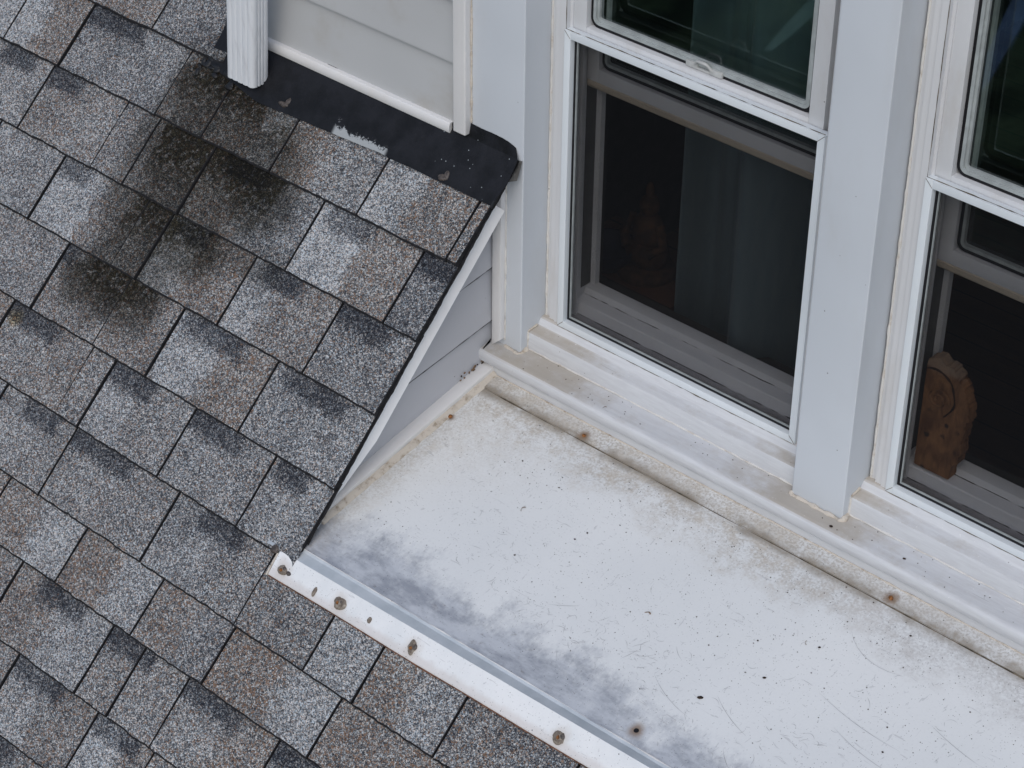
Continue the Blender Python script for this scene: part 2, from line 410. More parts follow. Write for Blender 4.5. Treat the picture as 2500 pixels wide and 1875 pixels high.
    c = t.mix(t.m_('MULTIPLY', t.step(fine, 0.5, 0.8), 0.12), c, (0.40, 0.41, 0.43))
    t.bump(fine, 0.12, 0.0006)
    return t.fin(c, t.m_('ADD', 0.42, t.m_('MULTIPLY', n5, 0.2)), 0.4)
M['deck'] = mat_deck('deck_enamel')
M['deck_strip'] = mat_deck('deck_back_enamel', strip=True)
M['flange'] = mat_deck('flange_enamel', flange=True)

def mat_bevel():
    t = NT('deck_nosing_enamel'); p = t.pos()
    n = t.noise(p, 20, 4, 0.6)
    c = t.mix(t.step(n, 0.3, 0.7), (0.42, 0.465, 0.50), (0.52, 0.56, 0.595))
    return t.fin(c, 0.5, 0.4)
M['bevel'] = mat_bevel()

def mat_flash():
    t = NT('black_flashing'); p = t.pos(); x = t.sep(p); X = x[0]; S = t.m_('MULTIPLY', x[1], -1.41421)
    n = t.noise(p, 30, 4, 0.6); n2 = t.noise(p, 150, 5, 0.75)
    c = t.mix(t.step(n, 0.3, 0.7), (0.005, 0.0055, 0.007), (0.012, 0.013, 0.017))
    # scraped bare-metal patch near the lower edge
    a = t.m_('MULTIPLY', t.step(X, -0.362, -0.352), t.step(X, -0.236, -0.226, 1.0, 0.0))
    yy = t.m_('ADD', S, t.m_('MULTIPLY', t.m_('SUBTRACT', t.noise(p, 70, 6, 0.8), 0.5), 0.052))
    lo = t.m_('ADD', 0.0438, t.m_('MULTIPLY', X, 0.006))
    b = t.step(yy, t.m_('SUBTRACT', lo, 0.0006), t.m_('ADD', lo, 0.0006))
    c = t.mix(t.m_('MULTIPLY', a, b), c, (0.33, 0.35, 0.36))
    b2 = t.m_('MULTIPLY', t.step(yy, 0.0285, 0.029), t.step(yy, 0.0297, 0.0302, 1.0, 0.0))
    c = t.mix(t.m_('MULTIPLY', t.m_('MULTIPLY', a, b2), t.step(n, 0.5, 0.55)), c, (0.5, 0.52, 0.54))
    vo = t.voro(p, 95); cs = t.sep(vo['Color'])
    k = t.m_('MULTIPLY', t.step(vo['Distance'], 0.06, 0.11, 1.0, 0.0), t.m_('GREATER_THAN', cs[0], t.step(X, -0.45, 0.02, 0.98, 0.55)))
    c = t.mix(k, c, (0.32, 0.36, 0.38))
    t.bump(t.m_('ADD', n, t.m_('MULTIPLY', n2, 0.4)), 0.4, 0.003)
    return t.fin(c, t.m_('ADD', 0.42, t.m_('MULTIPLY', n, 0.3)), 0.22)
M['flash'] = mat_flash()
M['tar'] = plain('roof_tar', (0.009, 0.009, 0.01), 0.5, 0.4, 0.3, 60, bump=0.001)
M['grey_metal'] = plain('galvanised_tab', (0.16, 0.16, 0.155), 0.55, 0.4, 0.3, 60)
M['rust'] = plain('rusty_steel', (0.20, 0.085, 0.03), 0.8, 0.3, 0.5, 260, bump=0.0005)
M['rust_edge'] = plain('rust_stained_edge', (0.13, 0.06, 0.035), 0.8, 0.3, 0.5, 60)
def mat_dab():
    t = NT('dried_sealant'); p = t.pos()
    n = t.noise(p, 140, 4, 0.65, 0.8)
    c = t.ramp(n, [(0.25, (0.07, 0.052, 0.038)), (0.45, (0.15, 0.12, 0.095)), (0.6, (0.24, 0.205, 0.165)), (0.8, (0.40, 0.36, 0.30))])
    t.bump(n, 0.6, 0.001)
    return t.fin(c, 0.5, 0.4)
M['dab'] = mat_dab()
M['dab_dark'] = plain('dark_sealant', (0.075, 0.062, 0.055), 0.45, 0.4, 0.4, 200)
M['speck'] = plain('crumbs_and_step_shade', (0.035, 0.024, 0.019), 0.85, 0.2, 0.5, 90)
M['seam'] = plain('grimy_seam', (0.12, 0.10, 0.075), 0.85, 0.2, 0.5, 60)
M['husk'] = plain('dry_husk', (0.17, 0.11, 0.065), 0.85, 0.2, 0.4, 200)
M['scratch'] = plain('scratched_enamel', (0.40, 0.41, 0.425), 0.7, 0.3, 0.2, 60)
M['black'] = plain('black_gasket', (0.006, 0.006, 0.008), 0.55, 0.35)
M['bead_alu'] = plain('glazing_bead', (0.34, 0.37, 0.37), 0.45, 0.5, 0.12, 60)
M['jamb'] = mat_white('jamb_vinyl', (0.58, 0.585, 0.60), dirt=(0.20, 0.19, 0.185), amt=0.4, sc=20, speck=False)
M['innersill'] = mat_white('inner_sill_vinyl', (0.70, 0.705, 0.73), dirt=(0.28, 0.26, 0.25), amt=0.22, sc=14, speck=False, streak=(0.3, 1, 1))
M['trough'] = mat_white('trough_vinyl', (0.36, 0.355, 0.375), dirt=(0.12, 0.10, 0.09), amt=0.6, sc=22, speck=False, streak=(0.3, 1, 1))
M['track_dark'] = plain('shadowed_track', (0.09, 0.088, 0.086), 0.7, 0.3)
M['sashvinyl'] = mat_white('lower_sash_vinyl', (0.62, 0.625, 0.645), dirt=(0.34, 0.31, 0.27), amt=0.25, speck=False)
M['sashwood'] = mat_white('sash_bottom_wood', (0.50, 0.43, 0.34), dirt=(0.22, 0.16, 0.10), amt=0.6, speck=False, streak=(0.2, 1, 1))
M['lift'] = plain('sash_lift_plastic', (0.46, 0.47, 0.46), 0.5, 0.4, 0.1, 80)

def mat_glass():
    t = NT('window_glass'); tr = t.n('ShaderNodeBsdfTransparent'); tr.inputs[0].default_value = (0.87, 0.905, 0.90, 1)
    gl = t.n('ShaderNodeBsdfGlossy'); gl.inputs['Roughness'].default_value = 0.015; gl.inputs['Color'].default_value = (0.92, 1.0, 0.98, 1)
    fr = t.n('ShaderNodeFresnel'); fr.inputs[0].default_value = 1.55
    mx = t.n('ShaderNodeMixShader'); t.put(mx.inputs[0], t.m_('MULTIPLY', t.m_('MULTIPLY', fr.outputs[0], 2.3), t.m_('SUBTRACT', 1.0, t.n('ShaderNodeNewGeometry').outputs['Backfacing']), clamp=True)); t.put(mx.inputs[1], tr.outputs[0]); t.put(mx.inputs[2], gl.outputs[0])
    t.put(t.t.nodes['Material Output'].inputs[0], mx.outputs[0])
    return t.m
M['glass'] = mat_glass()

def mat_screen():
    t = NT('insect_screen_mesh'); p = t.pos(); x = t.sep(p)
    # woven threads every 1.4 mm: open holes between dark fibreglass wires
    def wires(s): return t.step(t.m_('ABSOLUTE', t.m_('SUBTRACT', t.m_('FRACT', t.m_('MULTIPLY', s, 720.0)), 0.5)), 0.30, 0.36)
    wv = t.m_('MAXIMUM', wires(x[0]), wires(x[2]))
    tr = t.n('ShaderNodeBsdfTransparent')
    df = t.n('ShaderNodeBsdfPrincipled'); df.inputs['Base Color'].default_value = (0.008, 0.0085, 0.010, 1); df.inputs['Roughness'].default_value = 0.7; df.inputs['Specular IOR Level'].default_value = 0.1
    mx = t.n('ShaderNodeMixShader'); t.put(mx.inputs[0], wv); t.put(mx.inputs[1], tr.outputs[0]); t.put(mx.inputs[2], df.outputs[0])
    t.put(t.t.nodes['Material Output'].inputs[0], mx.outputs[0])
    return t.m
M['screen'] = mat_screen()

def mat_curtain():
    t = NT('curtain_cloth'); p = t.pos()
    n = t.noise(t.scale(p, 1, 1, 0.2), 60, 3)
    c = t.mix(n, (0.15, 0.205, 0.23), (0.22, 0.28, 0.30))
    t.fin(c, 0.9, 0.1)
    t.b.inputs['Sheen Weight'].default_value = 0.2
    return t.m
M['curtain'] = mat_curtain()
def mat_carve():
    t = NT('carved_wood'); p = t.pos()
    n = t.noise(t.scale(p, 1, 1, 0.35), 55, 5, 0.6, 0.5)
    c = t.mix(t.step(n, 0.3, 0.7), (0.10, 0.043, 0.018), (0.28, 0.135, 0.058))
    z = t.sep(p)[2]
    c = t.mix(t.step(t.m_('ADD', z, t.m_('MULTIPLY', n, 0.03)), 0.338, 0.352, 0.0, 0.5), c, (0.30, 0.25, 0.20))
    vo = t.voro(p, 42); k = t.m_('MULTIPLY', t.step(t.m_('ADD', vo['Distance'], t.m_('MULTIPLY', t.m_('SUBTRACT', t.noise(p, 160, 3, 0.7), 0.5), 0.5)), 0.12, 0.30, 1, 0), t.step(t.sep(vo['Color'])[0], 0.45, 0.47))
    k = t.m_('MULTIPLY', k, t.step(z, 0.25, 0.27, 1.0, 0.0))
    c = t.mix(k, c, (0.03, 0.018, 0.012))
    t.bump(n, 0.6, 0.003)
    return t.fin(c, 0.75, 0.3)
M['carve'] = mat_carve()
M['carve_dark'] = plain('carved_groove', (0.035, 0.018, 0.01), 0.8, 0.2)
M['figure'] = plain('figurine_glaze', (0.05, 0.024, 0.010), 0.75, 0.15, 0.4, 50)
M['bowl'] = plain('blue_glazed_bowl', (0.014, 0.018, 0.032), 0.6, 0.2, 0.2, 40)
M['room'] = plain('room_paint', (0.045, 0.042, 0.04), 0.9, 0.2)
def mat_floor():
    t = NT('room_floor_boards'); p = t.pos(); x = t.sep(p)
    n = t.noise(t.scale(p, 0.1, 1, 1), 40, 4)
    c = t.mix(n, (0.05, 0.022, 0.012), (0.12, 0.055, 0.028))
    g = t.step(t.m_('ABSOLUTE', t.m_('SUBTRACT', t.m_('FRACT', t.m_('MULTIPLY', x[1], 12.0)), 0.5)), 0.47, 0.49)
    return t.fin(t.mix(g, c, (0.01, 0.006, 0.004)), 0.5, 0.4)
M['floor'] = mat_floor()
def mat_lawn():
    t = NT('lawn_grass'); p = t.pos()
    n = t.noise(p, 1.3, 5, 0.65); n2 = t.noise(p, 14, 4, 0.7)
    c = t.mix(t.step(n, 0.42, 0.62), (0.006, 0.012, 0.010), (0.055, 0.085, 0.05))
    c = t.mix(t.step(n2, 0.4, 0.7), c, (0.014, 0.024, 0.014))
    return t.fin(c, 0.95, 0.1)
M['lawn'] = mat_lawn()
M['reflected_strip'] = plain('pane_streak_teal', (0.11, 0.18, 0.16), 0.9, 0.2, 0.15, 3)
M['reflected_strip_blue'] = plain('pane_streak_blue', (0.10, 0.16, 0.28), 0.8, 0.3, 0.2, 3)
M['leaf'] = plain('shrub_leaf', (0.055, 0.10, 0.03), 0.6, 0.3, 0.5, 2.5)
M['bark'] = plain('shrub_stem', (0.07, 0.05, 0.035), 0.9, 0.2, 0.3, 20)

# ------------------------------------------------------------------ roof: 45 degree slope, plane z = RC + y
RC = 0.400
R2 = math.sqrt(2)
NRM = Vector((0, -1, 1)).normalized()
def RP(u, s, h=0.0):
    return Vector((u, -s / R2, RC - s / R2)) + NRM * h

roof = empty('shingle_roof', (-0.4, -0.9, -0.5), 'steep grey asphalt shingle roof slope filling the left of the picture', 'roof')
RAKE = 0.017
# roof decking (two sheets: left of the rake, and below the metal deck)
def slab(name, u0, u1, s0, s1, h0, h1, mat, parent):
    bm = bmesh.new()
    v = [bm.verts.new(RP(u, s, h)) for h in (h0, h1) for (u, s) in ((u0, s0), (u1, s0), (u1, s1), (u0, s1))]
    for q in ((0, 3, 2, 1), (4, 5, 6, 7), (0, 1, 5, 4), (1, 2, 6, 5), (2, 3, 7, 6), (3, 0, 4, 7)): bm.faces.new([v[i] for i in q])
    return bm_obj(name, bm, mat, parent)
slab('roof_board', -1.9, -0.035, -0.03, 0.70, -0.05, -0.006, M['underlay'], roof)
slab('roof_board', -1.9, -0.70, -0.75, -0.032, -0.05, -0.006, M['underlay'], roof)
slab('roof_board', -1.9, 1.9, 0.702, 2.3, -0.05, -0.006, M['underlay'], roof)

COURSE = [-0.42, -0.28, -0.12, 0.020, 0.160, 0.302, 0.443, 0.585, 0.725, 0.865, 0.978, 1.116, 1.252, 1.39, 1.53, 1.67, 1.81]
# tabs per course: right-hand joint, then tone/warmth left and right, split, dark band from-to   (L light, M mid, D dark, B brown)
L_, M_, D_, G_ = 0.80, 0.58, 0.42, 0.66
def T(j, t1=M_, w1=0.3, t2=None, w2=None, sp=0.5, b=None, raised=None):
    return dict(j=j, tone=t1, warm=w1, tone2=t1 if t2 is None else t2, warm2=w1 if w2 is None else w2, split=sp, b=b)
TABS = {
 3: [T(-1.10, M_, .5), T(-.862, M_, .6), T(-.66, .5, .2)],
 4: [T(-1.20, L_, .1), T(-1.032, .85, .1, M_, .7, .42), T(-.751, .56, .2, .6, .15, .6, (.0, .58)), T(-.622, .50, .5), T(-.441, .50, .6, .66, .2, .66), T(-.221, .56, .7, .6, .2, .45), T(-.008, .76, .1, .56, .6, .45), T(9, .48, .5)],
 5: [T(-1.26, M_, .3), T(-1.048, .66, .25, .66, .25, .5, (.3, .8)), T(-.83, .60, .5, .6, .4, .5, (0, .45)), T(-.737, .55, .4), T(-.585, .52, .5), T(-.303, .60, .6, .56, .15, .45, (.12, .55)), T(-.062, .86, .0, .56, .6, .48, (.08, .52)), T(9, .47, .1, .47, .1, .5, (0, 1))],
 6: [T(-1.10, M_, .4), T(-.905, .64, .2), T(-.664, .78, .1, .52, .5, .5, (0, .35)), T(-.596, .54, .5), T(-.377, .84, .1, .56, .7, .42, (.1, .5)), T(-.16, .72, .1, .55, .5, .35, (.12, .6)), T(9, .54, .2, .54, .2, .5, (0, .68))],
 7: [T(-1.0, M_, .4), T(-.787, .60, .3), T(-.61, .53, .45, .56, .5, .5, (0, .2)), T(-.464, .56, .6), T(-.221, .78, .1, .55, .7, .5, (.05, .7)), T(9, .60, .15, .62, .15, .5, (.12, .75))],
 8: [T(-.838, .58, .7), T(-.609, .58, .35, .58, .5, .5, (0, .62)), T(-.546, .57, .4), T(-.33, .66, .15, .58, .3, .4, (0, .55)), T(-.126, .60, .2, .60, .25, .5, (0, .65)), T(9, .62, .15, .62, .15, .5, (.1, .62))],
 9: [T(-.75, .6, .3), T(-.55, .66, .3, .58, .3, .6, (.3, .8)), T(-.272, .60, .3, .58, .3, .5, (0, .6)), T(-.03, .58, .15, .56, .3, .6, (.28, .72)), T(.138, .54, .35), T(.252, .72, .1), T(.432, .56, .7, .70, .15, .5), T(.66, .52, .4, .5, .3, .5), T(.88, .6, .3), T(1.1, .66, .3), T(1.35, .55, .5), T(9, .6, .3)],
 10: [T(-.80, .6, .3), T(-.63, .54, .6), T(-.414, .54, .7, .76, .15, .5), T(-.209, .54, .75, .72, .15, .55), T(-.027, .60, .65, .52, .25, .55), T(.227, .56, .8, .76, .1, .55), T(.46, .57, .7), T(.7, .55, .4), T(.95, .7, .2), T(1.2, .55, .6), T(9, .6, .3)],
 11: [T(-.71, .6, .3), T(-.508, .56, .5), T(-.257, .56, .65, .72, .15, .5, (.25, .75)), T(-.173, .60, .3, .60, .4, .5, (0, 1)), T(-.061, .64, .35, .64, .35, .5, (0, .32)), T(.16, .64, .35, .58, .65, .5, (0, .62)), T(.38, .52, .3, .56, .3, .5, (0, .75)), T(.62, .6, .5), T(.9, .7, .2), T(1.2, .56, .5), T(9, .6, .3)],
 12: [T(-.60, .6, .3), T(-.411, .56, .4), T(-.195, .74, .2, .54, .5, .45, (0, .62)), T(-.05, .80, .1, .56, .6, .55, (0, .8)), T(.17, .58, .5), T(.42, .7, .2), T(.7, .56, .5), T(1.0, .6, .3), T(9, .6, .3)],
}
COUNT = [0]
def shingle(u0, u1, n, d, raised):
    s0, s1 = COURSE[n - 1], COURSE[n]
    th = 0.0030 + (0.0028 if raised else 0.0)
    NU = max(4, int((u1 - u0) / 0.010)) + 2; NV = 4
    me = bpy.data.meshes.new('shingle')
    verts, faces, uvs = [], [], []
    sd_ = COUNT[0] * 3.17
    curl = rnd.uniform(0, 0.0024)
    g = 0.0014
    LIPS, LIPU = 0.0034, 0.0012  # bare asphalt lips, widened to stand in for the course shadow lines
    def P(i, j):
        a, b = u0 + g, u1 - g
        u = a if i == 0 else (b if i == NU else a + LIPU + (b - a - 2 * LIPU) * (i - 1) / (NU - 2))
        head = 0.016
        vv = min(1.0, j / (NV - 1))
        s = s0 - head + (s1 - LIPS - s0 + head) * vv + (LIPS if j == NV else 0)
        if j >= NV - 1: s += noise.noise(Vector((u * 95, sd_, 0))) * 0.0022 + noise.noise(Vector((u * 14, sd_, 4))) * 0.0014
        if i in (0, 1, NU - 1, NU): u += noise.noise(Vector((s * 60, sd_, 2))) * 0.0009
        h = -0.0016 + 0.0060 * vv + (th - 0.003) * min(1, vv * 4) + curl * vv * vv * (1 + noise.noise(Vector((u * 9, sd_, 7))))
        if j == NV: h -= 0.0022
        if i in (0, NU): h -= 0.0012
        return u, s, h, vv
    for j in range(NV + 1):
        for i in range(NU + 1):
            u, s, h, vv = P(i, j)
            verts.append(RP(u, s, h)); uvs.append(((u - u0) / (u1 - u0), (s - s0) / (s1 - s0)))
    W = NU + 1
    for j in range(NV):
        for i in range(NU): faces.append((j * W + i, (j + 1) * W + i, (j + 1) * W + i + 1, j * W + i + 1))
    # skirt down to the layer below: butt edge and both joint sides
    def skirt(idx):
        base = len(verts)
        for k in idx: verts.append(verts[k] - NRM * 0.0075); uvs.append(uvs[k])
        for a in range(len(idx) - 1): faces.append((idx[a], base + a, base + a + 1, idx[a + 1]))
    nf = len(faces)
    skirt([NV * W + i for i in range(NU + 1)])
    skirt([j * W for j in range(NV + 1)])
    skirt([j * W + NU for j in range(NV, -1, -1)])
    me.from_pydata([tuple(v) for v in verts], [], faces)
    ul = me.uv_layers.new(name='UVMap')
    for lp in me.loops: ul.data[lp.index].uv = uvs[lp.vertex_index]
    me.materials.append(M['shingle']); me.materials.append(M['shingle_edge'])
    for p in me.polygons[nf:]: p.material_index = 1
    for j in range(NV):
        for i in range(NU):
            if j == NV - 1 or i in (0, NU - 1): me.polygons[j * NU + i].material_index = 1
    me.update()
    o = bpy.data.objects.new('shingle', me)
    COL.objects.link(o)
    o.parent = roof
    o.matrix_parent_inverse = Matrix.Translation(roof.location).inverted()
    for k in ('tone', 'warm', 'tone2', 'warm2', 'split'): o[k] = float(d[k])
    b = d['b'] or (5.0, 6.0)
    o['band0'] = float(b[0] if b[0] > 0.01 else -1.0); o['band1'] = float(b[1] if b[1] < 0.99 else 5.0)
    o['grip'] = rnd.uniform(0.92, 1.08)
    COUNT[0] += 1

for n in range(1, len(COURSE)):
    if n in TABS: tabs = TABS[n]
    else:
        tabs = []; u = -1.9 + 0.1 * (n % 3)
        while u < 1.9:
            u += rnd.uniform(0.1, 0.26)
            tabs.append(T(u, rnd.uniform(.5, .75), rnd.uniform(.1, .7), None, None, .5, (0, .6) if rnd.random() < .5 else None))
    right = -0.70 if n <= 2 else (-0.66 if n == 3 else (RAKE if n <= 8 else 1.9))
    # fill to the left beyond the first joint
    first = tabs[0]['j']
    lefts = []
    u = first
    while u > -1.9:
        wdt = rnd.uniform(0.12, 0.26); lefts.append(max(-1.9, u - wdt)); u -= wdt
    edges = sorted(lefts)
    u0 = edges[0]
    for e in edges[1:]:
        shingle(u0, e, n, T(e, rnd.uniform(.5, .75), rnd.uniform(.1, .7), None, None, .5, (0, .55) if rnd.random() < .5 else None), rnd.random() < .5)
        u0 = e
    alt = n % 2
    for d in tabs:
        e = min(d['j'], right)
        if e - u0 > 0.004:
            shingle(u0, e, n, d, d['b'] is None)
        u0 = e
        if u0 >= right - 1e-4: break
# small extra slots cut in single tabs
def slot(u0, s0, s1, wd, name='shingle_slot'):
    bm = bmesh.new()
    v = [bm.verts.new(RP(u0 + a, s, 0.0052)) for a, s in ((-wd, s0), (wd, s0), (wd, s1), (-wd, s1))]
    bm.faces.new(v)
    return bm_obj(name, bm, M['shingle_edge'], roof)

# ragged shingle corner hanging over the end of the deck flange
bm = bmesh.new()
pts = [(-0.030, 0.705), (0.017, 0.690), (0.022, 0.712), (0.021, 0.728), (0.016, 0.722), (0.004, 0.717), (-0.012, 0.716), (-0.03, 0.722)]
top = [bm.verts.new(RP(u, s, 0.0095)) for u, s in pts]
bot = [bm.verts.new(RP(u, s, 0.0055)) for u, s in pts]
bm.faces.new(top)
for i in range(len(pts)): bm.faces.new((top[i], bot[i], bot[(i + 1) % len(pts)], top[(i + 1) % len(pts)]))
o = bm_obj('shingle_scrap', bm, M['shingle'], roof)
for k, v_ in dict(tone=.56, tone2=.56, warm=.2, warm2=.2, split=.5, band0=5., band1=6., grip=1.).items(): o[k] = v_

# ------------------------------------------------------------------ rake board and drip edge under the shingle ends
rake = empty('rake_board', (-0.01, -0.2, 0.1), 'white rake board under the cut shingle ends above the grey triangular cheek', 'trim board')
def strip(name, u0, u1, sa, sb, h0, h1, mat, parent, bev=0.0):
    bm = bmesh.new()
    v = [bm.verts.new(RP(u, s, h)) for h in (h0, h1) for (u, s) in ((u0, sa), (u1, sa), (u1, sb), (u0, sb))]
    fs = [bm.faces.new([v[i] for i in q]) for q in ((0, 3, 2, 1), (4, 5, 6, 7), (0, 1, 5, 4), (1, 2, 6, 5), (2, 3, 7, 6), (3, 0, 4, 7))]
    if bev: bmesh.ops.bevel(bm, geom=list({e for f in fs for e in f.edges}), offset=bev, segments=2, affect='EDGES')
    return bm_obj(name, bm, mat, parent, 40 if bev else None)
# the board tapers to the deck at its foot
bm = bmesh.new()
prof = [(0.035, -0.008), (0.60, -0.008), (0.64, -0.012), (0.575, -0.032), (0.48, -0.0450), (0.035, -0.0470)]
A_ = [bm.verts.new(RP(-0.004 - 0.36 * (h + 0.008), s, h)) for s, h in prof]; B_ = [bm.verts.new(RP(-0.0325, s, h)) for s, h in prof]
bm.faces.new(A_); bm.faces.new(B_[::-1])
for i in range(len(prof)): bm.faces.new((A_[i], B_[i], B_[(i + 1) % len(prof)], A_[(i + 1) % len(prof)]))
bm_obj('board', bm, M['rake'], rake)
strip('drip_edge', 0.0046, 0.0068, 0.035, 0.655, -0.022, -0.0065, M['screenframe'], rake)
bm = bmesh.new()      # ragged felt edge peeping out under the cut shingles
NR = 240
fa = []
for i in range(NR + 1):
    s = -0.02 + 0.705 * i / NR
    e_ = 0.0186 + 0.0012 * noise.noise(Vector((s * 90, 3, 1))) + 0.0016 * noise.noise(Vector((s * 22, 7, 1)))
    fa.append((bm.verts.new(RP(-0.034, s, -0.0042)), bm.verts.new(RP(e_, s, -0.0042)), bm.verts.new(RP(e_ - 0.0005, s, -0.0058)), bm.verts.new(RP(-0.034, s, -0.0058))))
for a, b in zip(fa[:-1], fa[1:]):
    for k in range(3): bm.faces.new((a[k], a[k + 1], b[k + 1], b[k]))
bm_obj('felt_edge', bm, M['shingle_edge'], rake)

# ------------------------------------------------------------------ metal deck below the windows
DS = math.tan(math.radians(10.91))
def DZ(y): return y * DS
XR = 1.75
deck = empty('metal_deck', (0.6, -0.25, -0.06), 'weathered white painted metal deck below the two windows, scratched and stained', 'deck')
def FY(x): return -0.4886 + 0.0178 * x      # front top edge
def sheet(name, y_of, x0, x1, th, mat, lift=0.0):
    bm = bmesh.new()
    c4 = [(x0, y_of(x0)[0]), (x1, y_of(x1)[0]), (x1, y_of(x1)[1]), (x0, y_of(x0)[1])]
    lo_ = [bm.verts.new((x, y, DZ(y) + lift)) for x, y in c4]; hi_ = [bm.verts.new((x, y, DZ(y) + lift + th)) for x, y in c4]
    bm.faces.new(hi_); bm.faces.new(lo_[::-1])
    for k in range(4): bm.faces.new((lo_[k], lo_[(k + 1) % 4], hi_[(k + 1) % 4], hi_[k]))
    return bm_obj(name, bm, mat, deck)
sheet('panel', lambda x: (FY(x), -0.026), -0.10, XR, 0.0015, M['deck'], lift=-0.0018)
sheet('back_strip', lambda x: (-0.0325 - 0.0015 * x, 0.012), -0.012, XR, 0.0012, M['deck_strip'], lift=0.0002)
bm = bmesh.new()
for i in range(41):
    pass
add_tube(bm, [Vector((x, -0.0338 - 0.0015 * x, DZ(-0.0338) - 0.0006)) for x in [0.0 + XR * i / 60 for i in range(61)]], 0.0009, 6, 0.6)
bm_obj('seam_joint', bm, M['seam'], deck)
# folded nosing and the flange nailed over the lower roof
def folded(name, sec, x0, x1, n, mat, th):
    # bent sheet: outer skin from sec(x), inner skin th below it, closed all round
    bm = bmesh.new(); rows = []
    for i in range(n + 1):
        x = x0 + (x1 - x0) * i / n
        o_ = [bm.verts.new(p) for p in sec(x)]
        rows.append(o_ + [bm.verts.new(v.co - NRM * th) for v in reversed(o_)])
    m = len(rows[0])
    for i in range(n):
        for j in range(m): bm.faces.new((rows[i][j], rows[i + 1][j], rows[i + 1][(j + 1) % m], rows[i][(j + 1) % m]))
    bm.faces.new(rows[0]); bm.faces.new(rows[-1][::-1])
    return bm_obj(name, bm, mat, deck, 20)
def FT(x): return 0.7155 - 0.0238 * x
def FB(x): return 0.7605 - 0.0205 * x + 0.0012 * noise.noise(Vector((x * 5, 3, 3)))
folded('nosing', lambda x: [Vector((x, FY(x) + 0.0004, DZ(FY(x)) - 0.0004)), Vector((x, FY(x) - 0.004, DZ(FY(x)) - 0.0030)), RP(x, FT(x), 0.0088)], -0.05, XR, 30, M['bevel'], 0.0012)
fl = folded('flange', lambda x: [RP(x, FT(x) - 0.0002, 0.0090), RP(x, FT(x) + 0.004, 0.0092), RP(x, (FT(x) + FB(x)) / 2, 0.0088 + 0.0009 * noise.noise(Vector((x * 11, 2, 2)))), RP(x, FB(x) - 0.002, 0.0080), RP(x, FB(x), 0.0068)], -0.0165, XR, 60, M['flange'], 0.0012)
folded('flange_hem', lambda x: [RP(x, FB(x) - 0.0004, 0.0066), RP(x, FB(x) + 0.0022 + 0.0012 * noise.noise(Vector((x * 16, 8, 1))), 0.0060), RP(x, FB(x) + 0.0024, 0.0030)], -0.016, XR, 60, M['rust_edge'], 0.001)
strip('flange_end_cap', -0.0205, -0.0172, 0.722, 0.763, 0.0030, 0.0090, M['bead'], deck)
bm = bmesh.new()      # bright worn crease along the nosing
add_tube(bm, [Vector((x, FY(x) + 0.0003, DZ(FY(x)) + 0.0003)) for x in [XR * i / 90 for i in range(91)]], 0.0007, 6, 0.9)
bm_obj('worn_crease', bm, M['trim'], deck)

def dab(u, s, ru, rs, mat=None, h=0.0100, name='sealant_dab', par=None, n=26, seed=0, place=RP, hh=0.003):
    bm = bmesh.new()
    rings = []
    for k, (f, z) in enumerate(((1.0, 0.0), (0.86, 0.55), (0.55, 0.9), (0.2, 1.0))):
        ring = []
        for i in range(n):
            a = 2 * math.pi * i / n
            r = f * (1 + 0.55 * noise.noise(Vector((math.cos(a) * 0.75 + seed, math.sin(a) * 0.75, seed * 0.7))) + 0.12 * noise.noise(Vector((math.cos(a) * 3 + seed, math.sin(a) * 3, 1))))
            ring.append(bm.verts.new(place(u + math.cos(a) * ru * r, s + math.sin(a) * rs * r, h + hh * z - 0.0006)))
        rings.append(ring)
    for k in range(3):
        for i in range(n): bm.faces.new((rings[k][i], rings[k][(i + 1) % n], rings[k + 1][(i + 1) % n], rings[k + 1][i]))
    bm.faces.new(rings[-1])
    return bm_obj(name, bm, mat or M['dab'], par or deck, 60)
for i, (u, s, ru, rs) in enumerate(((0.006, 0.741, 0.0125, 0.011), (0.084, 0.745, 0.0045, 0.0085), (0.138, 0.737, 0.0135, 0.0125), (0.207, 0.735, 0.0048, 0.0055), (0.303, 0.735, 0.0105, 0.0135), (0.612, 0.730, 0.0125, 0.0125), (0.93, 0.722, 0.011, 0.012))):
    d_ = dab(u, s, ru * 0.92, rs * 0.92, seed=i * 5.3 + 1, hh=0.0022)
    if ru > 0.009:
        dab(u - 0.001, s + 0.0015, 0.0030, 0.0030, M['rust'], 0.0125, 'nail_head', None, 12, i * 1.7, RP, 0.0022)
        core = dab(u + 0.003, s - 0.002, ru * 0.42, rs * 0.42, M['dab_dark'], 0.0106, 'nail_stain', None, 12, i * 2.2 + 9, RP, 0.0016)
dab(0.021, 0.741, 0.005, 0.004, M['dab_dark'], 0.010, 'nail_stain', None, 12, 4.4)
dab(-0.027, 0.720, 0.0085, 0.0085, M['dab_dark'], 0.0105, 'sealant_dab', None, 14, 31.0)

def DP(x, y, h=0.0): return Vector((x, y, DZ(y) + h))
for (nx, ny) in ((0.0024, -0.1208), (0.2279, -0.0237), (0.8603, -0.0216)):
    dab(nx, ny, 0.0042, 0.0042, M['rust'], 0.0016, 'nail_head', None, 12, nx * 9, DP, 0.0028)
bm = bmesh.new()          # open nail hole near the front
ring = [bm.verts.new(DP(0.7032 + 0.0042 * math.cos(i * 0.5236), -0.4517 + 0.0042 * math.sin(i * 0.5236), 0.0006)) for i in range(12)]
bm.faces.new(ring)
bm_obj('nail_hole', bm, M['black'], deck)

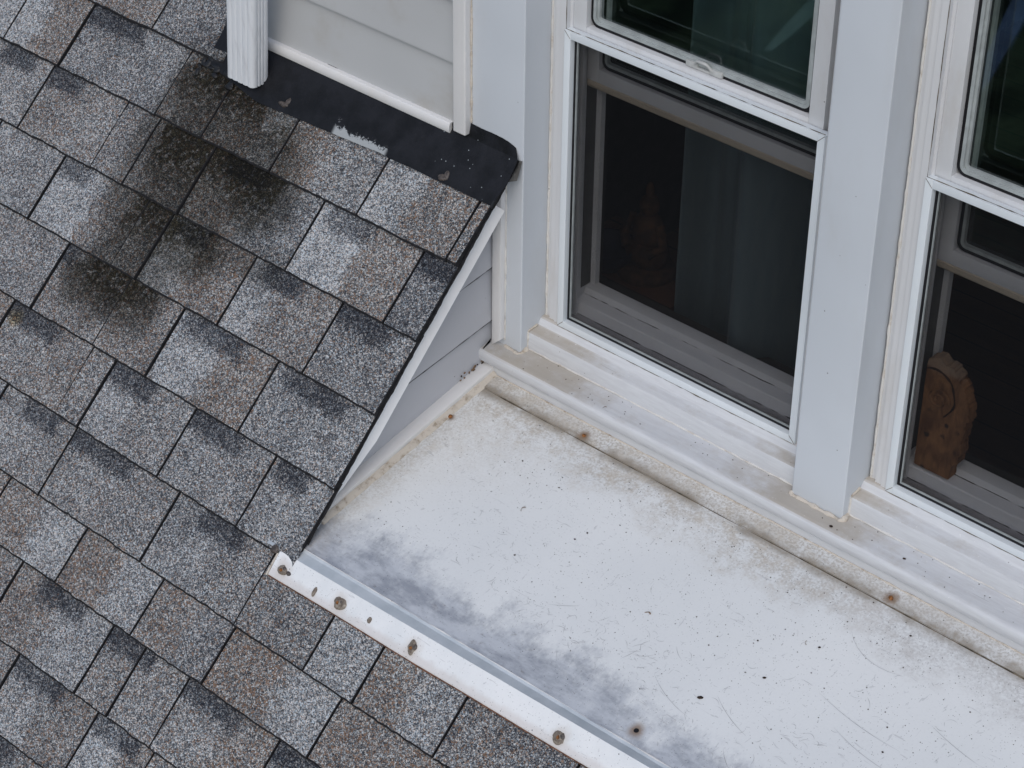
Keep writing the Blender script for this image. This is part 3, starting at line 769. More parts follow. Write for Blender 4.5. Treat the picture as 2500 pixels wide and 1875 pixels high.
# scratches through the enamel
bm = bmesh.new()
def scratch(x, y, L, a, curv, wd):
    pts = []
    n = 7
    for i in range(n + 1):
        t = (i / n - 0.5) * L
        pts.append(Vector((x + math.cos(a + curv * t / L) * t, y + math.sin(a + curv * t / L) * t, 0)))
    pl = []; pr = []
    for i, p in enumerate(pts):
        w_ = wd * (math.sin(math.pi * (i + 0.4) / (n + 0.8)))
        nrm = Vector((-math.sin(a), math.cos(a), 0))
        pl.append(bm.verts.new(DP(p.x + nrm.x * w_, p.y + nrm.y * w_, 0.0004)))
        pr.append(bm.verts.new(DP(p.x - nrm.x * w_, p.y - nrm.y * w_, 0.0004)))
    for i in range(n): bm.faces.new((pl[i], pl[i + 1], pr[i + 1], pr[i]))
for (x, y, L, a, c_) in ((0.70, -0.375, .10, -.35, .25), (0.80, -0.35, .09, -.4, .2), (0.90, -0.14, .12, -.25, .6), (0.96, -0.25, .16, -.12, .15), (1.0, -.29, .13, -.15, .2), (.62, -.335, .035, .6, .4), (.60, -.345, .03, 1.2, .1), (.66, -.30, .03, -.6, .3), (1.10, -.2, .10, -.2, .1), (.45, -.33, .05, .55, .1), (1.2, -.3, .15, -.2, .2), (.30, -.10, .04, .4, 1.0), (.85, -.42, .06, -.6, .3), (.95, -.40, .05, -.3, .5)):
    scratch(x, y, L, a, c_, 0.00040)
for i in range(330):
    x = rnd.uniform(0.03, 1.5); y = rnd.uniform(-0.47, -0.05)
    if rnd.random() < 0.55:
        cx, cy = rnd.choice(((.58, -.36), (.62, -.33), (.44, -.36), (.74, -.40), (.30, -.30), (.9, -.33)))
        x = rnd.gauss(cx, .05); y = rnd.gauss(cy, .03)
    if y < -0.475 or x < 0.03: continue
    scratch(x, y, rnd.uniform(.004, .022), rnd.uniform(-1.2, 1.2), rnd.uniform(-1.2, 1.2), rnd.uniform(0.00018, 0.0004))
o = bm_obj('scratch_marks', bm, M['scratch'], deck)
tag(o, kind='stuff')

# loose crumbs lying on deck and sill
bm = bmesh.new()
def crumb(P, r, el=1.0, ang=0.0):
    m = Matrix.Translation(P) @ Matrix.Rotation(ang, 4, 'Z') @ Matrix.Diagonal((r * el, r, r * 0.55, 1))
    bmesh.ops.create_icosphere(bm, subdivisions=1, radius=1.0, matrix=m)
BIG = [(0.742, -0.347, .0042, 1.7), (0.797, -0.26, .0028, 1.6), (0.379, -0.19, .0022, 1.2), (0.371, -0.212, .0020, 1.3), (0.313, -0.295, .0020, 1.3), (0.744, -0.208, .0020, 1.2), (0.688, -0.259, .0018, 1.1), (0.829, -0.164, .0024, 1.5), (0.545, -0.278, .0016, 1), (0.928, -0.065, .0022, 1.2), (0.843, -0.043, .0018, 1), (1.083, -0.134, .0018, 1), (1.022, -0.269, .0022, 1.2), (1.001, -0.228, .002, 1), (0.18, -0.128, .0020, 1.4), (0.224, -0.122, .0015, 1)]
for (x, y, r, e) in BIG: crumb(DP(x, y, r * 0.25), r * 0.78, e, rnd.uniform(-1, 1))
for i in range(520):
    if rnd.random() < 0.5: x, y = rnd.uniform(0.05, 1.5), rnd.uniform(-0.40, -0.04)
    else:
        cx, cy, sx, sy = rnd.choice(((.83, -.11, .05, .03), (.22, -.13, .05, .025), (.42, -.11, .05, .03), (.60, -.08, .05, .02), (.98, -.09, .06, .02), (1.0, -.22, .05, .04), (.40, -.24, .08, .04), (.75, -.20, .07, .04)))
        x, y = rnd.gauss(cx, sx), rnd.gauss(cy, sy)
    if x < 0.02 or y > -0.036 or y < -0.47: continue
    r = 0.00042 + 0.0007 * rnd.random() ** 2.2
    crumb(DP(x, y, r * 0.3), r, rnd.uniform(1, 1.6), rnd.uniform(0, 3))
for i in range(70):
    x, y = rnd.uniform(0.05, 1.5), rnd.uniform(0.0, 0.045)
    r = rnd.uniform(.0005, .0011); crumb(Vector((x, y, 0.0472 + y * 0.07)), r, 1.3, rnd.uniform(0, 3))
crumb(Vector((0.852, 0.018, 0.049)), .0022, 1.5, .3)
crumb(Vector((0.72, 0.006, 0.049)), .0028, 1.3, .3)
o = bm_obj('dirt_crumbs', bm, M['speck'])
tag(o, 'dark crumbs and grit scattered over the white deck and sill', 'debris', kind='stuff')

# a few larger bits of plant debris
def husk(P, sc, rot, label):
    bm = bmesh.new()
    pts = [Vector((math.cos(a) * 0.006, math.sin(a) * 0.006, 0.001 + 0.0012 * math.sin(a * 2))) * sc for a in [0.4 + i * 0.24 for i in range(10)]]
    add_tube(bm, [Matrix.Rotation(rot, 3, 'Z') @ q for q in pts], 0.0009 * sc, 6, 0.5)
    o = bm_obj('dry_husk', bm, M['husk'])
    o.location = P
    tag(o, label, 'debris', 'plant bits on the deck')
husk(DP(.57, -.268, .001), 0.95, 0.2, 'larger curled brown husk lying mid-deck among the scratches')
husk(DP(.26, -.212, .001), 1.0, 1.6, 'curled brown husk on the deck nearest the grey cheek')
husk(DP(.81, -.168, .001), 0.7, 2.2, 'small curled brown husk on the deck in front of the square post')
husk(Vector((.247, .006, .0482)), 0.62, 1.0, 'dark bit of husk lying on the window sill left of the post')

# ------------------------------------------------------------------ triangular cheek wall
cheek = empty('cheek_wall', (-0.03, -0.1, 0.05), 'grey lap sided triangular cheek wall between roof edge and metal deck', 'wall')
def lapboard(y_lo0, z0, z1, name='siding_board'):
    # one clapboard: plane tilts out 9 mm at its foot; laps fall 7.5 deg towards the front
    bm = bmesh.new()
    k = math.tan(math.radians(7.6))
    ya, yb = 0.045, -0.50
    vs_ = []
    for (y, dz) in ((ya, 0), (yb, (yb - ya) * k)):
        for (x, z) in ((-0.0300, z0), (-0.0375, z1 + 0.012), (-0.046, z1 + 0.012), (-0.046, z0), ):
            vs_.append(bm.verts.new((x, y, z + dz)))
    for q in ((0, 1, 5, 4), (1, 2, 6, 5), (2, 3, 7, 6), (3, 0, 4, 7), (0, 3, 2, 1), (4, 5, 6, 7)): bm.faces.new([vs_[i] for i in q])
    # keep only what lies under the rake board
    g = bm.verts[:] + bm.edges[:] + bm.faces[:]
    bmesh.ops.bisect_plane(bm, geom=g, plane_co=RP(0, 0, -0.02), plane_no=NRM, clear_outer=True)
    bmesh.ops.holes_fill(bm, edges=bm.edges[:], sides=0)
    ob = bm_obj(name, bm, M['cheek'], cheek)
    if z0 > 0:
        e0 = Vector((-0.0298, 0.028, z0 - 0.017 * k)); 
        yend = (z0 - 0.045 * k - RC + 0.075) / (1 - k)
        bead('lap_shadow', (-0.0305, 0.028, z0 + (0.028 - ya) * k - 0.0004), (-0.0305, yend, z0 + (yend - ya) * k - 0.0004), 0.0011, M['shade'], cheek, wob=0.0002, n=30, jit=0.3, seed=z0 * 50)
    return ob
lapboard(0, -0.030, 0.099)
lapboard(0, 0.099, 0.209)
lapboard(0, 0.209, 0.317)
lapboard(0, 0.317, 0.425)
prism('backing', [(0.06, -0.06), (0.06, 0.41), (-0.44, -0.09)], -0.075, -0.048, M['underlay'], cheek, 'x', None)
# bottom J-channel with caulk line
def along(name, prof, y0, y1, mat, n=24, wob=0.0, seed=0):
    bm = bmesh.new(); rows = []
    for i in range(n + 1):
        y = y0 + (y1 - y0) * i / n
        rows.append([bm.verts.new((a + wob * noise.noise(Vector((y * 40, a * 50 + seed, b * 50))), y, DZ(y) + b + wob * noise.noise(Vector((y * 40 + 5, a * 50 + seed, b * 50))))) for a, b in prof])
    m = len(prof)
    for i in range(n):
        for j in range(m): bm.faces.new((rows[i][j], rows[i][(j + 1) % m], rows[i + 1][(j + 1) % m], rows[i + 1][j]))
    bm.faces.new(rows[0]); bm.faces.new(rows[-1][::-1])
    return bm_obj(name, bm, mat, cheek, 40)
along('bottom_trim', [(-0.036, 0.0), (-0.036, 0.015), (-0.026, 0.0165), (-0.010, 0.0160), (-0.0075, 0.014), (-0.0070, 0.0)], 0.004, -0.425, M['trim'])
along('caulk_bead', [(-0.0075, -0.001), (-0.0072, 0.0078), (-0.003, 0.0068), (0.0035, -0.0006)], 0.002, -0.43, M['bead'], 90, 0.0016)
def CP(y, z, h=0.0): return Vector((-0.0300 + h, y, z))
for i in range(16):
    yy = 0.012 - 0.075 * rnd.random() ** 1.6
    dab(yy, DZ(yy) + 0.017 + 0.022 * rnd.random() ** 2, rnd.uniform(.0012, .0042), rnd.uniform(.001, .003), M['husk'] if i % 3 else M['speck'], 0.0006, 'dirt_clot', cheek, 10, i * 2.7, CP, 0.0012)
# vertical J-channel in the corner
jl = empty('corner_channel', (-0.016, 0.02, 0.2), 'narrow white vertical channel in the corner between grey cheek and post', 'trim')
bm = bmesh.new()
add_box(bm, -0.0272, -0.0070, 0.0185, 0.0315, 0.056, 0.42, 0.002, 2)
for v in bm.verts:
    if v.co.z < 0.06: v.co.z = 0.047 + (v.co.x + 0.0272) * 0.9
bm_obj('channel_face', bm, M['trim'], jl, 40)
bead('caulk_bead', (-0.0065, 0.031, 0.06), (-0.0065, 0.031, 0.40), 0.0016, M['bead_clean'], jl, seed=4)
# ------------------------------------------------------------------ posts
def postbox(name, x0, x1, z0, z1, label, cat='post'):
    bm = bmesh.new()
    add_box(bm, x0, x1, 0.032, 0.18, z0, z1, 0.0022, 3)
    return tag(bm_obj(name, bm, M['casing'], None, 40), label, cat)
left_post = postbox('window_casing', -0.0877, 0.0303, 0.046, 1.45, 'pale blue-grey painted corner casing rising left of the first window')
mull = postbox('mullion_post', 0.6225, 0.7228, 0.046, 1.45, 'pale square post standing on the sill between the two windows')
bm = bmesh.new(); add_box(bm, 1.3155, 1.43, 0.032, 0.18, 0.046, 1.45, 0.0022, 3)
tag(bm_obj('window_casing', bm, M['casing'], None, 40), 'painted casing at the far right beyond the second window', 'post')
# caulk round the post feet
def foot(par_o, x0, x1, z, seed, left=True):
    pts = [(x0, 0.075, z + 0.02)] if left else []
    pts += [(x0 - 0.001, 0.0335, z), (x0 + 0.002, 0.0295, z), (x1 - 0.012, 0.0285, z + 0.0005), (x1 - 0.002, 0.0262, z + 0.0005), (x1 + 0.0022, 0.0325, z + 0.0008), (x1 + 0.001, 0.0470, z + 0.003)]
    out = []
    for a, b in zip(pts[:-1], pts[1:]):
        for p in subdiv(a, b, 16)[:-1]:
            out.append(p + Vector((noise.noise(p * 50 + Vector((seed, 0, 0))), noise.noise(p * 50 + Vector((0, seed, 0))), noise.noise(p * 50 + Vector((0, 0, seed))))) * 0.0014)
    bm = bmesh.new(); add_tube(bm, out, 0.0042, 8, 0.4, True, seed)
    bmo = bm_obj('caulk_bead', bm, M['bead'], par_o, 70)
foot(left_post, -0.006, 0.0303, 0.0468, 2.2, False)
foot(mull, 0.6225, 0.7228, 0.0478, 8.1, False)
for par_o, x, s in ((left_post, 0.0312, 1), (mull, 0.7238, 5)):
    bead('caulk_bead', (x, 0.0505, 0.086), (x, 0.074, 0.089), 0.0024, M['bead'], par_o, seed=s + 3, n=20)
    bead('caulk_bead', (x, 0.049, 0.052), (x, 0.0505, 0.084), 0.0022, M['bead_clean'], par_o, seed=s + 6, n=20)

# ------------------------------------------------------------------ sill
sill = empty('window_sill', (0.6, 0.02, 0.02), 'weathered white wooden sill running under both windows, stained tan', 'sill')
prof = [(0.003, -0.035), (0.003, 0.0215), (-0.0050, 0.0235), (-0.0068, 0.0255), (-0.0072, 0.0405), (-0.0060, 0.0440), (-0.0030, 0.0462), (0.004, 0.0472), (0.054, 0.0505), (0.054, -0.035)]
prism('sill_board', prof, -0.047, XR, M['sill'], sill, 'x', 45, 90, 0.0005)
prof2 = [(0.050, 0.045), (0.0488, 0.0525), (0.0497, 0.0785), (0.0515, 0.0835), (0.0555, 0.0855), (0.074, 0.0872), (0.0765, 0.0885), (0.0835, 0.0985), (0.087, 0.1005), (0.10, 0.1005), (0.10, 0.045)]
for a, b in ((0.0305, 0.6223), (0.7230, 1.3153)):
    prism('upper_sill', prof2, a, b, M['sill'], sill, 'x', 40, 50, 0.0005)
bead('caulk_line', (0.032, 0.0482, 0.0512), (0.621, 0.0482, 0.0512), 0.0014, M['bead_clean'], sill, seed=2, n=120)
bead('caulk_line', (0.725, 0.0482, 0.0512), (1.31, 0.0482, 0.0512), 0.0014, M['bead_clean'], sill, seed=3, n=120)
bead('riser_caulk', (0.0, 0.0015, 0.0012), (XR, 0.0015, 0.0012), 0.0016, M['bead'], sill, seed=6, n=200)
# dark gap where the cheek siding is notched round the sill end
box('sill_gap', -0.062, -0.0478, -0.01, 0.05, 0.02, 0.066, M['black'], sill)
bm = bmesh.new()      # notch seen beside the sill end
v = [bm.verts.new(p) for p in ((-0.0285, 0.0170, 0.052), (-0.0285, -0.0030, 0.046), (-0.0285, -0.0015, 0.0495), (-0.0285, 0.0185, 0.0600))]
bm.faces.new(v); bmesh.ops.solidify(bm, geom=bm.faces[:], thickness=0.004)
bm_obj('notch_gap', bm, M['black'], cheek)

# ------------------------------------------------------------------ windows
def frame_rect(bm, x0, x1, z0, z1, wdt, y0, y1, bev=0.0, wb=None, wt=None):
    wb = wdt if wb is None else wb; wt = wdt if wt is None else wt
    add_box(bm, x0, x0 + wdt, y0, y1, z0, z1, bev)
    add_box(bm, x1 - wdt, x1, y0, y1, z0, z1, bev)
    add_box(bm, x0 + wdt, x1 - wdt, y0, y1, z0, z0 + wb, bev)
    add_box(bm, x0 + wdt, x1 - wdt, y0, y1, z1 - wt, z1, bev)

def rounded_ring(bm, x0, x1, z0, z1, wdt, y0, y1, r=0.012, n=5):
    def loop(a0, a1, b0, b1, rr):
        out = []
        for cx, cz, st in ((a1 - rr, b1 - rr, 0), (a0 + rr, b1 - rr, 1), (a0 + rr, b0 + rr, 2), (a1 - rr, b0 + rr, 3)):
            for i in range(n + 1):
                an = (st + i / n) * math.pi / 2
                out.append((cx + rr * math.cos(an), cz + rr * math.sin(an)))
        return out
    o_ = loop(x0, x1, z0, z1, r); i_ = loop(x0 + wdt, x1 - wdt, z0 + wdt, z1 - wdt, max(0.002, r - wdt))
    A = [bm.verts.new((x, y0, z)) for x, z in o_]; B = [bm.verts.new((x, y0, z)) for x, z in i_]
    C_ = [bm.verts.new((x, y1, z)) for x, z in o_]; D = [bm.verts.new((x, y1, z)) for x, z in i_]
    m = len(o_)
    for k in range(m):
        k2 = (k + 1) % m
        bm.faces.new((A[k], A[k2], B[k2], B[k])); bm.faces.new((C_[k2], C_[k], D[k], D[k2]))
        bm.faces.new((A[k2], A[k], C_[k], C_[k2])); bm.faces.new((B[k], B[k2], D[k2], D[k]))

def window(dx, label, sash_z):
    W = empty('double_hung_window', (dx + 0.327, 0.12, 0.1), label, 'window', 'double hung windows above the deck')
    X = lambda v: v + dx
    ZT = 1.42
    # outer frame: stepped vinyl jambs left and right, head above
    for nm, pr in (('outer_jamb', [(0.0305, 0.178), (0.0305, 0.0965), (0.0435, 0.0965), (0.0440, 0.0915), (0.0560, 0.0915), (0.0570, 0.0885), (0.0688, 0.0885), (0.0688, 0.098), (0.074, 0.0985), (0.074, 0.178)]),
                   ('outer_jamb', [(0.6222, 0.178), (0.6222, 0.0965), (0.609, 0.0965), (0.6085, 0.0915), (0.597, 0.0915), (0.596, 0.0885), (0.5855, 0.0885), (0.5855, 0.098), (0.580, 0.0985), (0.580, 0.178)])):
        prism(nm, [(X(a), b) for a, b in pr], 0.0995, ZT, M['vinyl'], W, 'z', 20)
    box('head', X(0.0745), X(0.5795), 0.0885, 0.178, ZT - 0.06, ZT - 0.001, M['vinyl'], W, 0.001)
    # caulk between casing and frame, cracked and flaking
    bead('caulk_bead', (X(0.0325), 0.0968, 0.10), (X(0.0325), 0.0968, ZT), 0.0024, M['bead_clean'], W, wob=0.0006, n=160, jit=0.3, seed=dx * 7 + 1)
    # inner tracks behind the screen
    for nm, pr in (('side_track', [(0.0742, 0.178), (0.0742, 0.1045), (0.0760, 0.1045), (0.0760, 0.1160), (0.0830, 0.1165), (0.0830, 0.1225), (0.0765, 0.1230), (0.0765, 0.1330), (0.0745, 0.1335), (0.0745, 0.1660), (0.0835, 0.1665), (0.0835, 0.178)]),
                   ('side_track', [(0.5798, 0.178), (0.5798, 0.1045), (0.578, 0.1045), (0.578, 0.1160), (0.571, 0.1165), (0.571, 0.1225), (0.5775, 0.1230), (0.5775, 0.1660), (0.5695, 0.1665), (0.5695, 0.178)])):
        prism(nm, [(X(a), b) for a, b in pr], 0.112, ZT - 0.061, M['jamb'], W, 'z', 20)
    for y0_, y1_ in ((0.1072, 0.1088), (0.1128, 0.1142)):
        box('track_groove', X(0.0759), X(0.0764), y0_, y1_, 0.118, ZT - 0.07, M['black'], W)
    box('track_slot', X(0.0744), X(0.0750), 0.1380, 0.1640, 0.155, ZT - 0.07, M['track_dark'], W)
    # stepped inner sill; trough, step and stop toned apart to stand in for shading
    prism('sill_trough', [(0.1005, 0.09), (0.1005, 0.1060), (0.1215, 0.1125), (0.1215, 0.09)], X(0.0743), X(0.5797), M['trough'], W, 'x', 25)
    prism('inner_sill', [(0.1216, 0.09), (0.1216, 0.1150), (0.1232, 0.1185), (0.1255, 0.1330), (0.1275, 0.1352), (0.1475, 0.1392), (0.1475, 0.09)], X(0.0743), X(0.5797), M['innersill'], W, 'x', 25)
    prism('inner_stop', [(0.1476, 0.09), (0.1476, 0.1415), (0.1525, 0.1500), (0.156, 0.1515), (0.1765, 0.1520), (0.178, 0.1505), (0.178, 0.09)], X(0.0743), X(0.5797), M['sashvinyl'], W, 'x', 25)
    bead('step_shade', (X(0.077), 0.1222, 0.1135), (X(0.578), 0.1222, 0.1135), 0.0010, M['speck'], W, seed=dx + 4, n=60)  # dark bead drawn for the shade at the foot of each step
    bead('step_shade', (X(0.077), 0.1482, 0.1400), (X(0.578), 0.1482, 0.1400), 0.0008, M['speck'], W, seed=dx + 7, n=60)
    # screen frame, gasket, spline and mesh
    bm = bmesh.new(); frame_rect(bm, X(0.0690), X(0.5853), 0.1003, 0.6735, 0.0132, 0.0835, 0.0990, 0.0008)
    sf = bm_obj('screen_frame', bm, M['screenframe'], W, 40)
    for cx, cz, sx, sz in ((0.0690, 0.1003, 1, 1), (0.5853, 0.1003, -1, 1), (0.0690, 0.6735, 1, -1), (0.5853, 0.6735, -1, -1)):
        bm = bmesh.new(); add_tube(bm, [Vector((X(cx + sx * q), 0.0834, cz + sz * q)) for q in (0.0006, 0.006, 0.0126)], 0.00045, 5)
        bm_obj('mitre_joint', bm, M['seam'], sf)
    bead('joint_grime', (X(0.0685), 0.0885, 0.105), (X(0.0685), 0.0885, 1.38), 0.0005, M['seam'], W, wob=0.0003, n=60, jit=0.8, seed=dx + 2)
    bead('joint_grime', (X(0.070), 0.0842, 0.0998), (X(0.584), 0.0842, 0.0998), 0.0006, M['seam'], W, wob=0.0005, n=80, jit=0.9, seed=dx + 5)
    bead('joint_grime', (X(0.070), 0.0870, 0.6742), (X(0.584), 0.0870, 0.6742), 0.0005, M['seam'], W, wob=0.0004, n=80, jit=0.9, seed=dx + 8)
    bm = bmesh.new(); frame_rect(bm, X(0.0823), X(0.5720), 0.1136, 0.6602, 0.0054, 0.0945, 0.0985)
    bm_obj('gasket', bm, M['black'], sf)
    bm = bmesh.new(); frame_rect(bm, X(0.0878), X(0.5665), 0.1191, 0.6547, 0.0012, 0.0940, 0.0985)
    bm_obj('spline', bm, M['bead_alu'], sf)
    bm = bmesh.new()
    bm.faces.new([bm.verts.new(p) for p in ((X(0.0872), 0.0975, 0.1185), (X(0.5671), 0.0975, 0.1185), (X(0.5671), 0.0975, 0.6553), (X(0.0872), 0.0975, 0.6553))])
    bm_obj('insect_screen', bm, M['screen'], sf)
    # upper sash: ledge, stiles, glazing bead, pane
    us = bm_obj('upper_sash', _sash(X, 0.0722, 0.5690, 0.6610, ZT - 0.062, 0.1010, 0.1310, 0.0280, 0.0205), M['vinyl'], W, 40)
    bm = bmesh.new(); rounded_ring(bm, X(0.1003), X(0.5409), 0.6816, ZT - 0.091, 0.0085, 0.1120, 0.1180, 0.016)
    bm_obj('gasket', bm, M['black'], us, 30)
    bm = bmesh.new(); rounded_ring(bm, X(0.1066), X(0.5346), 0.6878, ZT - 0.097, 0.0055, 0.1100, 0.1182, 0.012); rounded_ring(bm, X(0.1122), X(0.5290), 0.6934, ZT - 0.103, 0.0045, 0.1135, 0.1185, 0.008)
    bm_obj('glazing_bead', bm, M['bead_alu'], us, 30)
    box('pane', X(0.1010), X(0.5402), 0.1188, 0.1222, 0.6822, ZT - 0.092, M['glass'], us)
    # lower sash slid up behind the screen
    ht = 0.56
    z0 = sash_z
    ls = bm_obj('lower_sash', _sash(X, 0.0752, 0.5768, z0 + 0.016, z0 + ht, 0.1360, 0.1660, 0.0250, 0.0245), M['sashvinyl'], W, 40)
    prism('bottom_rail', [(0.138, z0 + 0.0155), (0.1360, z0 + 0.0135), (0.1375, z0 + 0.004), (0.1410, z0), (0.164, z0), (0.164, z0 + 0.0155)], X(0.0760), X(0.5760), M['sashwood'], ls, 'x', 30)
    bm = bmesh.new(); rounded_ring(bm, X(0.1005), X(0.5515), z0 + 0.0408, z0 + ht - 0.025, 0.009, 0.1440, 0.1500, 0.014)
    bm_obj('gasket', bm, M['black'], ls, 30)
    bm = bmesh.new(); rounded_ring(bm, X(0.1070), X(0.5450), z0 + 0.0475, z0 + ht - 0.031, 0.0055, 0.1425, 0.1502, 0.010)
    bm_obj('glazing_bead', bm, M['bead_alu'], ls, 30)
    box('pane', X(0.1010), X(0.5510), 0.1508, 0.1540, z0 + 0.041, z0 + ht - 0.026, M['glass'], ls)
    return W, us

def _sash(X, x0, x1, z0, z1, y0, y1, wd, wb):
    bm = bmesh.new()
    frame_rect(bm, X(x0), X(x1), z0, z1, wd, y0, y1, 0.001, wb, wd)
    return bm

W1, US1 = window(0.0, 'left double hung window with dark curtain behind its screen', 0.5520)
W2, US2 = window(0.695, 'right double hung window cut by the picture edge, carved wood behind its screen', 0.4985)
W1['group'] = W2['group'] = 'double hung windows above the deck'
# moulded sash lift clipped to the left window's upper sash
bm = bmesh.new()
lz = 0.6830
add_box(bm, 0.300, 0.323, 0.1060, 0.1115, lz, lz + 0.0100, 0.001)
add_box(bm, 0.347, 0.371, 0.1060, 0.1115, lz, lz + 0.0100, 0.001)
add_box(bm, 0.322, 0.348, 0.1066, 0.1112, lz - 0.0002, lz + 0.004, 0.0008)
add_tube(bm, [Vector(p) for p in ((0.318, 0.1075, lz + 0.006), (0.3215, 0.1045, lz + 0.0135), (0.325, 0.1030, lz + 0.0165), (0.335, 0.1022, lz + 0.0172), (0.343, 0.1030, lz + 0.0165), (0.3465, 0.1045, lz + 0.0130), (0.351, 0.1075, lz + 0.006))], 0.0027, 8, 0.1)
bm_obj('sash_lift', bm, M['lift'], US1, 40)

# ------------------------------------------------------------------ sided wall left of the windows
wall = empty('siding_wall', (-0.37, 0.03, 0.44), 'beige grey lap sided wall piece between downspout and corner casing', 'wall')
def clap(z0, z1, x0, x1):
    prof = [(0.0285, z0), (0.0285, z0 + 0.004), (0.0385, z1), (0.044, z1 + 0.012), (0.05, z1 + 0.012), (0.05, z0), ]
    return prism('siding_board', prof, x0, x1, M['siding'], wall, 'x', None)
zs = [0.452, 0.5645, 0.678, 0.79, 0.90, 1.01, 1.12, 1.23, 1.34]
for a, b in zip(zs[:-1], zs[1:]): clap(a, b, -0.66, -0.117)
box('wall_core', -0.665, -0.089, 0.051, 0.26, 0.40, 1.45, M['underlay'], wall)
prism('starter_trim', [(0.0195, 0.4350), (0.0185, 0.4372), (0.0190, 0.4500), (0.0215, 0.4532), (0.030, 0.4545), (0.0485, 0.4545), (0.0485, 0.4350)], -0.66, -0.1275, M['trim'], wall, 'x', 40)
box('trim_end_shadow', -0.1274, -0.1215, 0.026, 0.046, 0.4365, 0.452, M['black'], wall)
bm = bmesh.new(); add_box(bm, -0.1172, -0.0885, 0.0165, 0.0500, 0.4440, 1.44, 0.003, 3)
bm_obj('end_channel', bm, M['trim'], wall, 40)
bead('caulk_bead', (-0.0872, 0.0315, 0.466), (-0.0872, 0.0315, 1.4), 0.0019, M['bead'], wall, n=140, jit=0.6, seed=12)

# ------------------------------------------------------------------ black flashing
fl_ = empty('roof_flashing', (-0.35, 0.0, 0.40), 'black painted flashing strip where the shingles meet the sided wall', 'flashing')
bm = bmesh.new()
low = []
n = 60
uu = [-0.700 + (0.7205) * i / n for i in range(n + 1)]
def lowS(u):
    s = 0.0435 + 0.012 * max(0, min(1, (-u - 0.25) / 0.3)) - (0.03 * max(0, (-u - 0.55) / 0.17))
    return s + 0.0016 * noise.noise(Vector((u * 22, 1, 2)))
rows = []
for u in uu:
    col_ = []
    for k, (f, h) in enumerate(((0, 0.0072), (0.12, 0.0086), (0.5, 0.0092), (0.9, 0.0098), (1.0, 0.0105))):
        s = lowS(u) + (-0.046 - lowS(u)) * f
        uk = u
        if u > 0.0195: uk = u + 0.009 * max(0.0, 1 - abs(f - 0.6) / 0.6)
        col_.append(bm.verts.new(RP(uk, s, h + 0.0009 * noise.noise(Vector((u * 14, s * 30, 0))))))
    if True:
        zt = 0.464 + 0.004 * noise.noise(Vector((u * 25, 4, 4))) - 0.010 * max(0, u + 0.01) / 0.03
        col_.append(bm.verts.new((u if u < 0.0 else u * 0.7, 0.0310, zt)))
    rows.append(col_)
for i in range(n):
    for k in range(5): bm.faces.new((rows[i][k], rows[i + 1][k], rows[i + 1][k + 1], rows[i][k + 1]))
bm_obj('flashing_sheet', bm, M['flash'], fl_, 18)
strip('turned_edge', 0.0190, 0.0225, -0.046, 0.046, 0.0010, 0.0088, M['tar'], fl_)
# bent bare tab at the corner
bm = bmesh.new()
v = [bm.verts.new(p) for p in ((0.006, 0.0305, 0.430), (0.030, 0.0300, 0.437), (0.0290, 0.0180, 0.404), (0.0165, 0.010, 0.400))]
bm.faces.new(v); bmesh.ops.solidify(bm, geom=bm.faces[:], thickness=0.001)
bm_obj('bare_tab', bm, M['grey_metal'], fl_)
for i, (u, s) in enumerate(((-0.485, 0.037), (-0.096, 0.034))):
    dab(u - 0.002, s + 0.002, 0.0105, 0.0055, M['dab_dark'], 0.0088, 'sealant_dab', fl_, 22, 17.3 + i * 4, RP, 0.003)
    dab(u + 0.005, s - 0.005, 0.0050, 0.0085, M['dab_dark'], 0.0088, 'sealant_dab', fl_, 22, 23.1 + i * 4, RP, 0.0022)
# torn felt and granule crust left of the flashing
for i in range(16):
    u = rnd.uniform(-0.715, -0.60); s = rnd.uniform(0.015, 0.055)
    dab(u, s, rnd.uniform(.004, .012), rnd.uniform(.003, .007), M['tar'], 0.008, 'tar_smear', fl_, 10, i * 3.3, RP, 0.002)

# ------------------------------------------------------------------ downspout
sp = empty('downspout', (-0.588, -0.026, 0.39), 'white ribbed metal downspout ending just above the black flashing', 'downspout')
def spout_prof():
    pts = []
    x0, x1, y0, y1 = -0.037, 0.037, -0.0215, 0.0215
    r = 0.011
    def arc(cx, cy, a0, rr=r):
        return [(cx + rr * math.cos(a0 + i / 5 * math.pi / 2), cy + rr * math.sin(a0 + i / 5 * math.pi / 2)) for i in range(6)]
    def ribbed(a, b, nr, depth, horiz, fixed, sgn):
        out = []
        N = nr * 14
        for i in range(1, N):
            t = i / N
            d = depth * (0.5 - 0.5 * math.cos(2 * math.pi * nr * t)) ** 5
            q = a + (b - a) * t
            out.append((q, fixed + sgn * d) if horiz else (fixed + sgn * d, q))
        return out
    pts += arc(x0 + r, y0 + r, math.pi)
    pts += ribbed(x0 + r, x1 - 0.009, 4, 0.0016, True, y0, 1)
    pts += arc(x1 - 0.009, y0 + 0.009, 1.5 * math.pi, 0.009)
    pts += ribbed(y0 + 0.009, y1 - r, 3, 0.0026, False, x1, -1)
    pts += arc(x1 - r, y1 - r, 0)
    pts += arc(x0 + r, y1 - r, 0.5 * math.pi)
    return pts
bm = bmesh.new()
pr = spout_prof()
def lean(p, z): return Vector((-0.588 + p[0] + 0.125 * (z - 0.39), -0.0255 + p[1] - 0.05 * (z - 0.39), z))
inner = [(p[0] * 0.95, p[1] * 0.93) for p in pr]
levels = [0.391, 0.45, 0.6, 0.8, 1.0, 1.3]
ro = [[bm.verts.new(lean(p, z)) for p in pr] for z in levels]
ri = [[bm.verts.new(lean(p, z)) for p in inner] for z in (0.391, 0.45)]
m_n = len(pr)
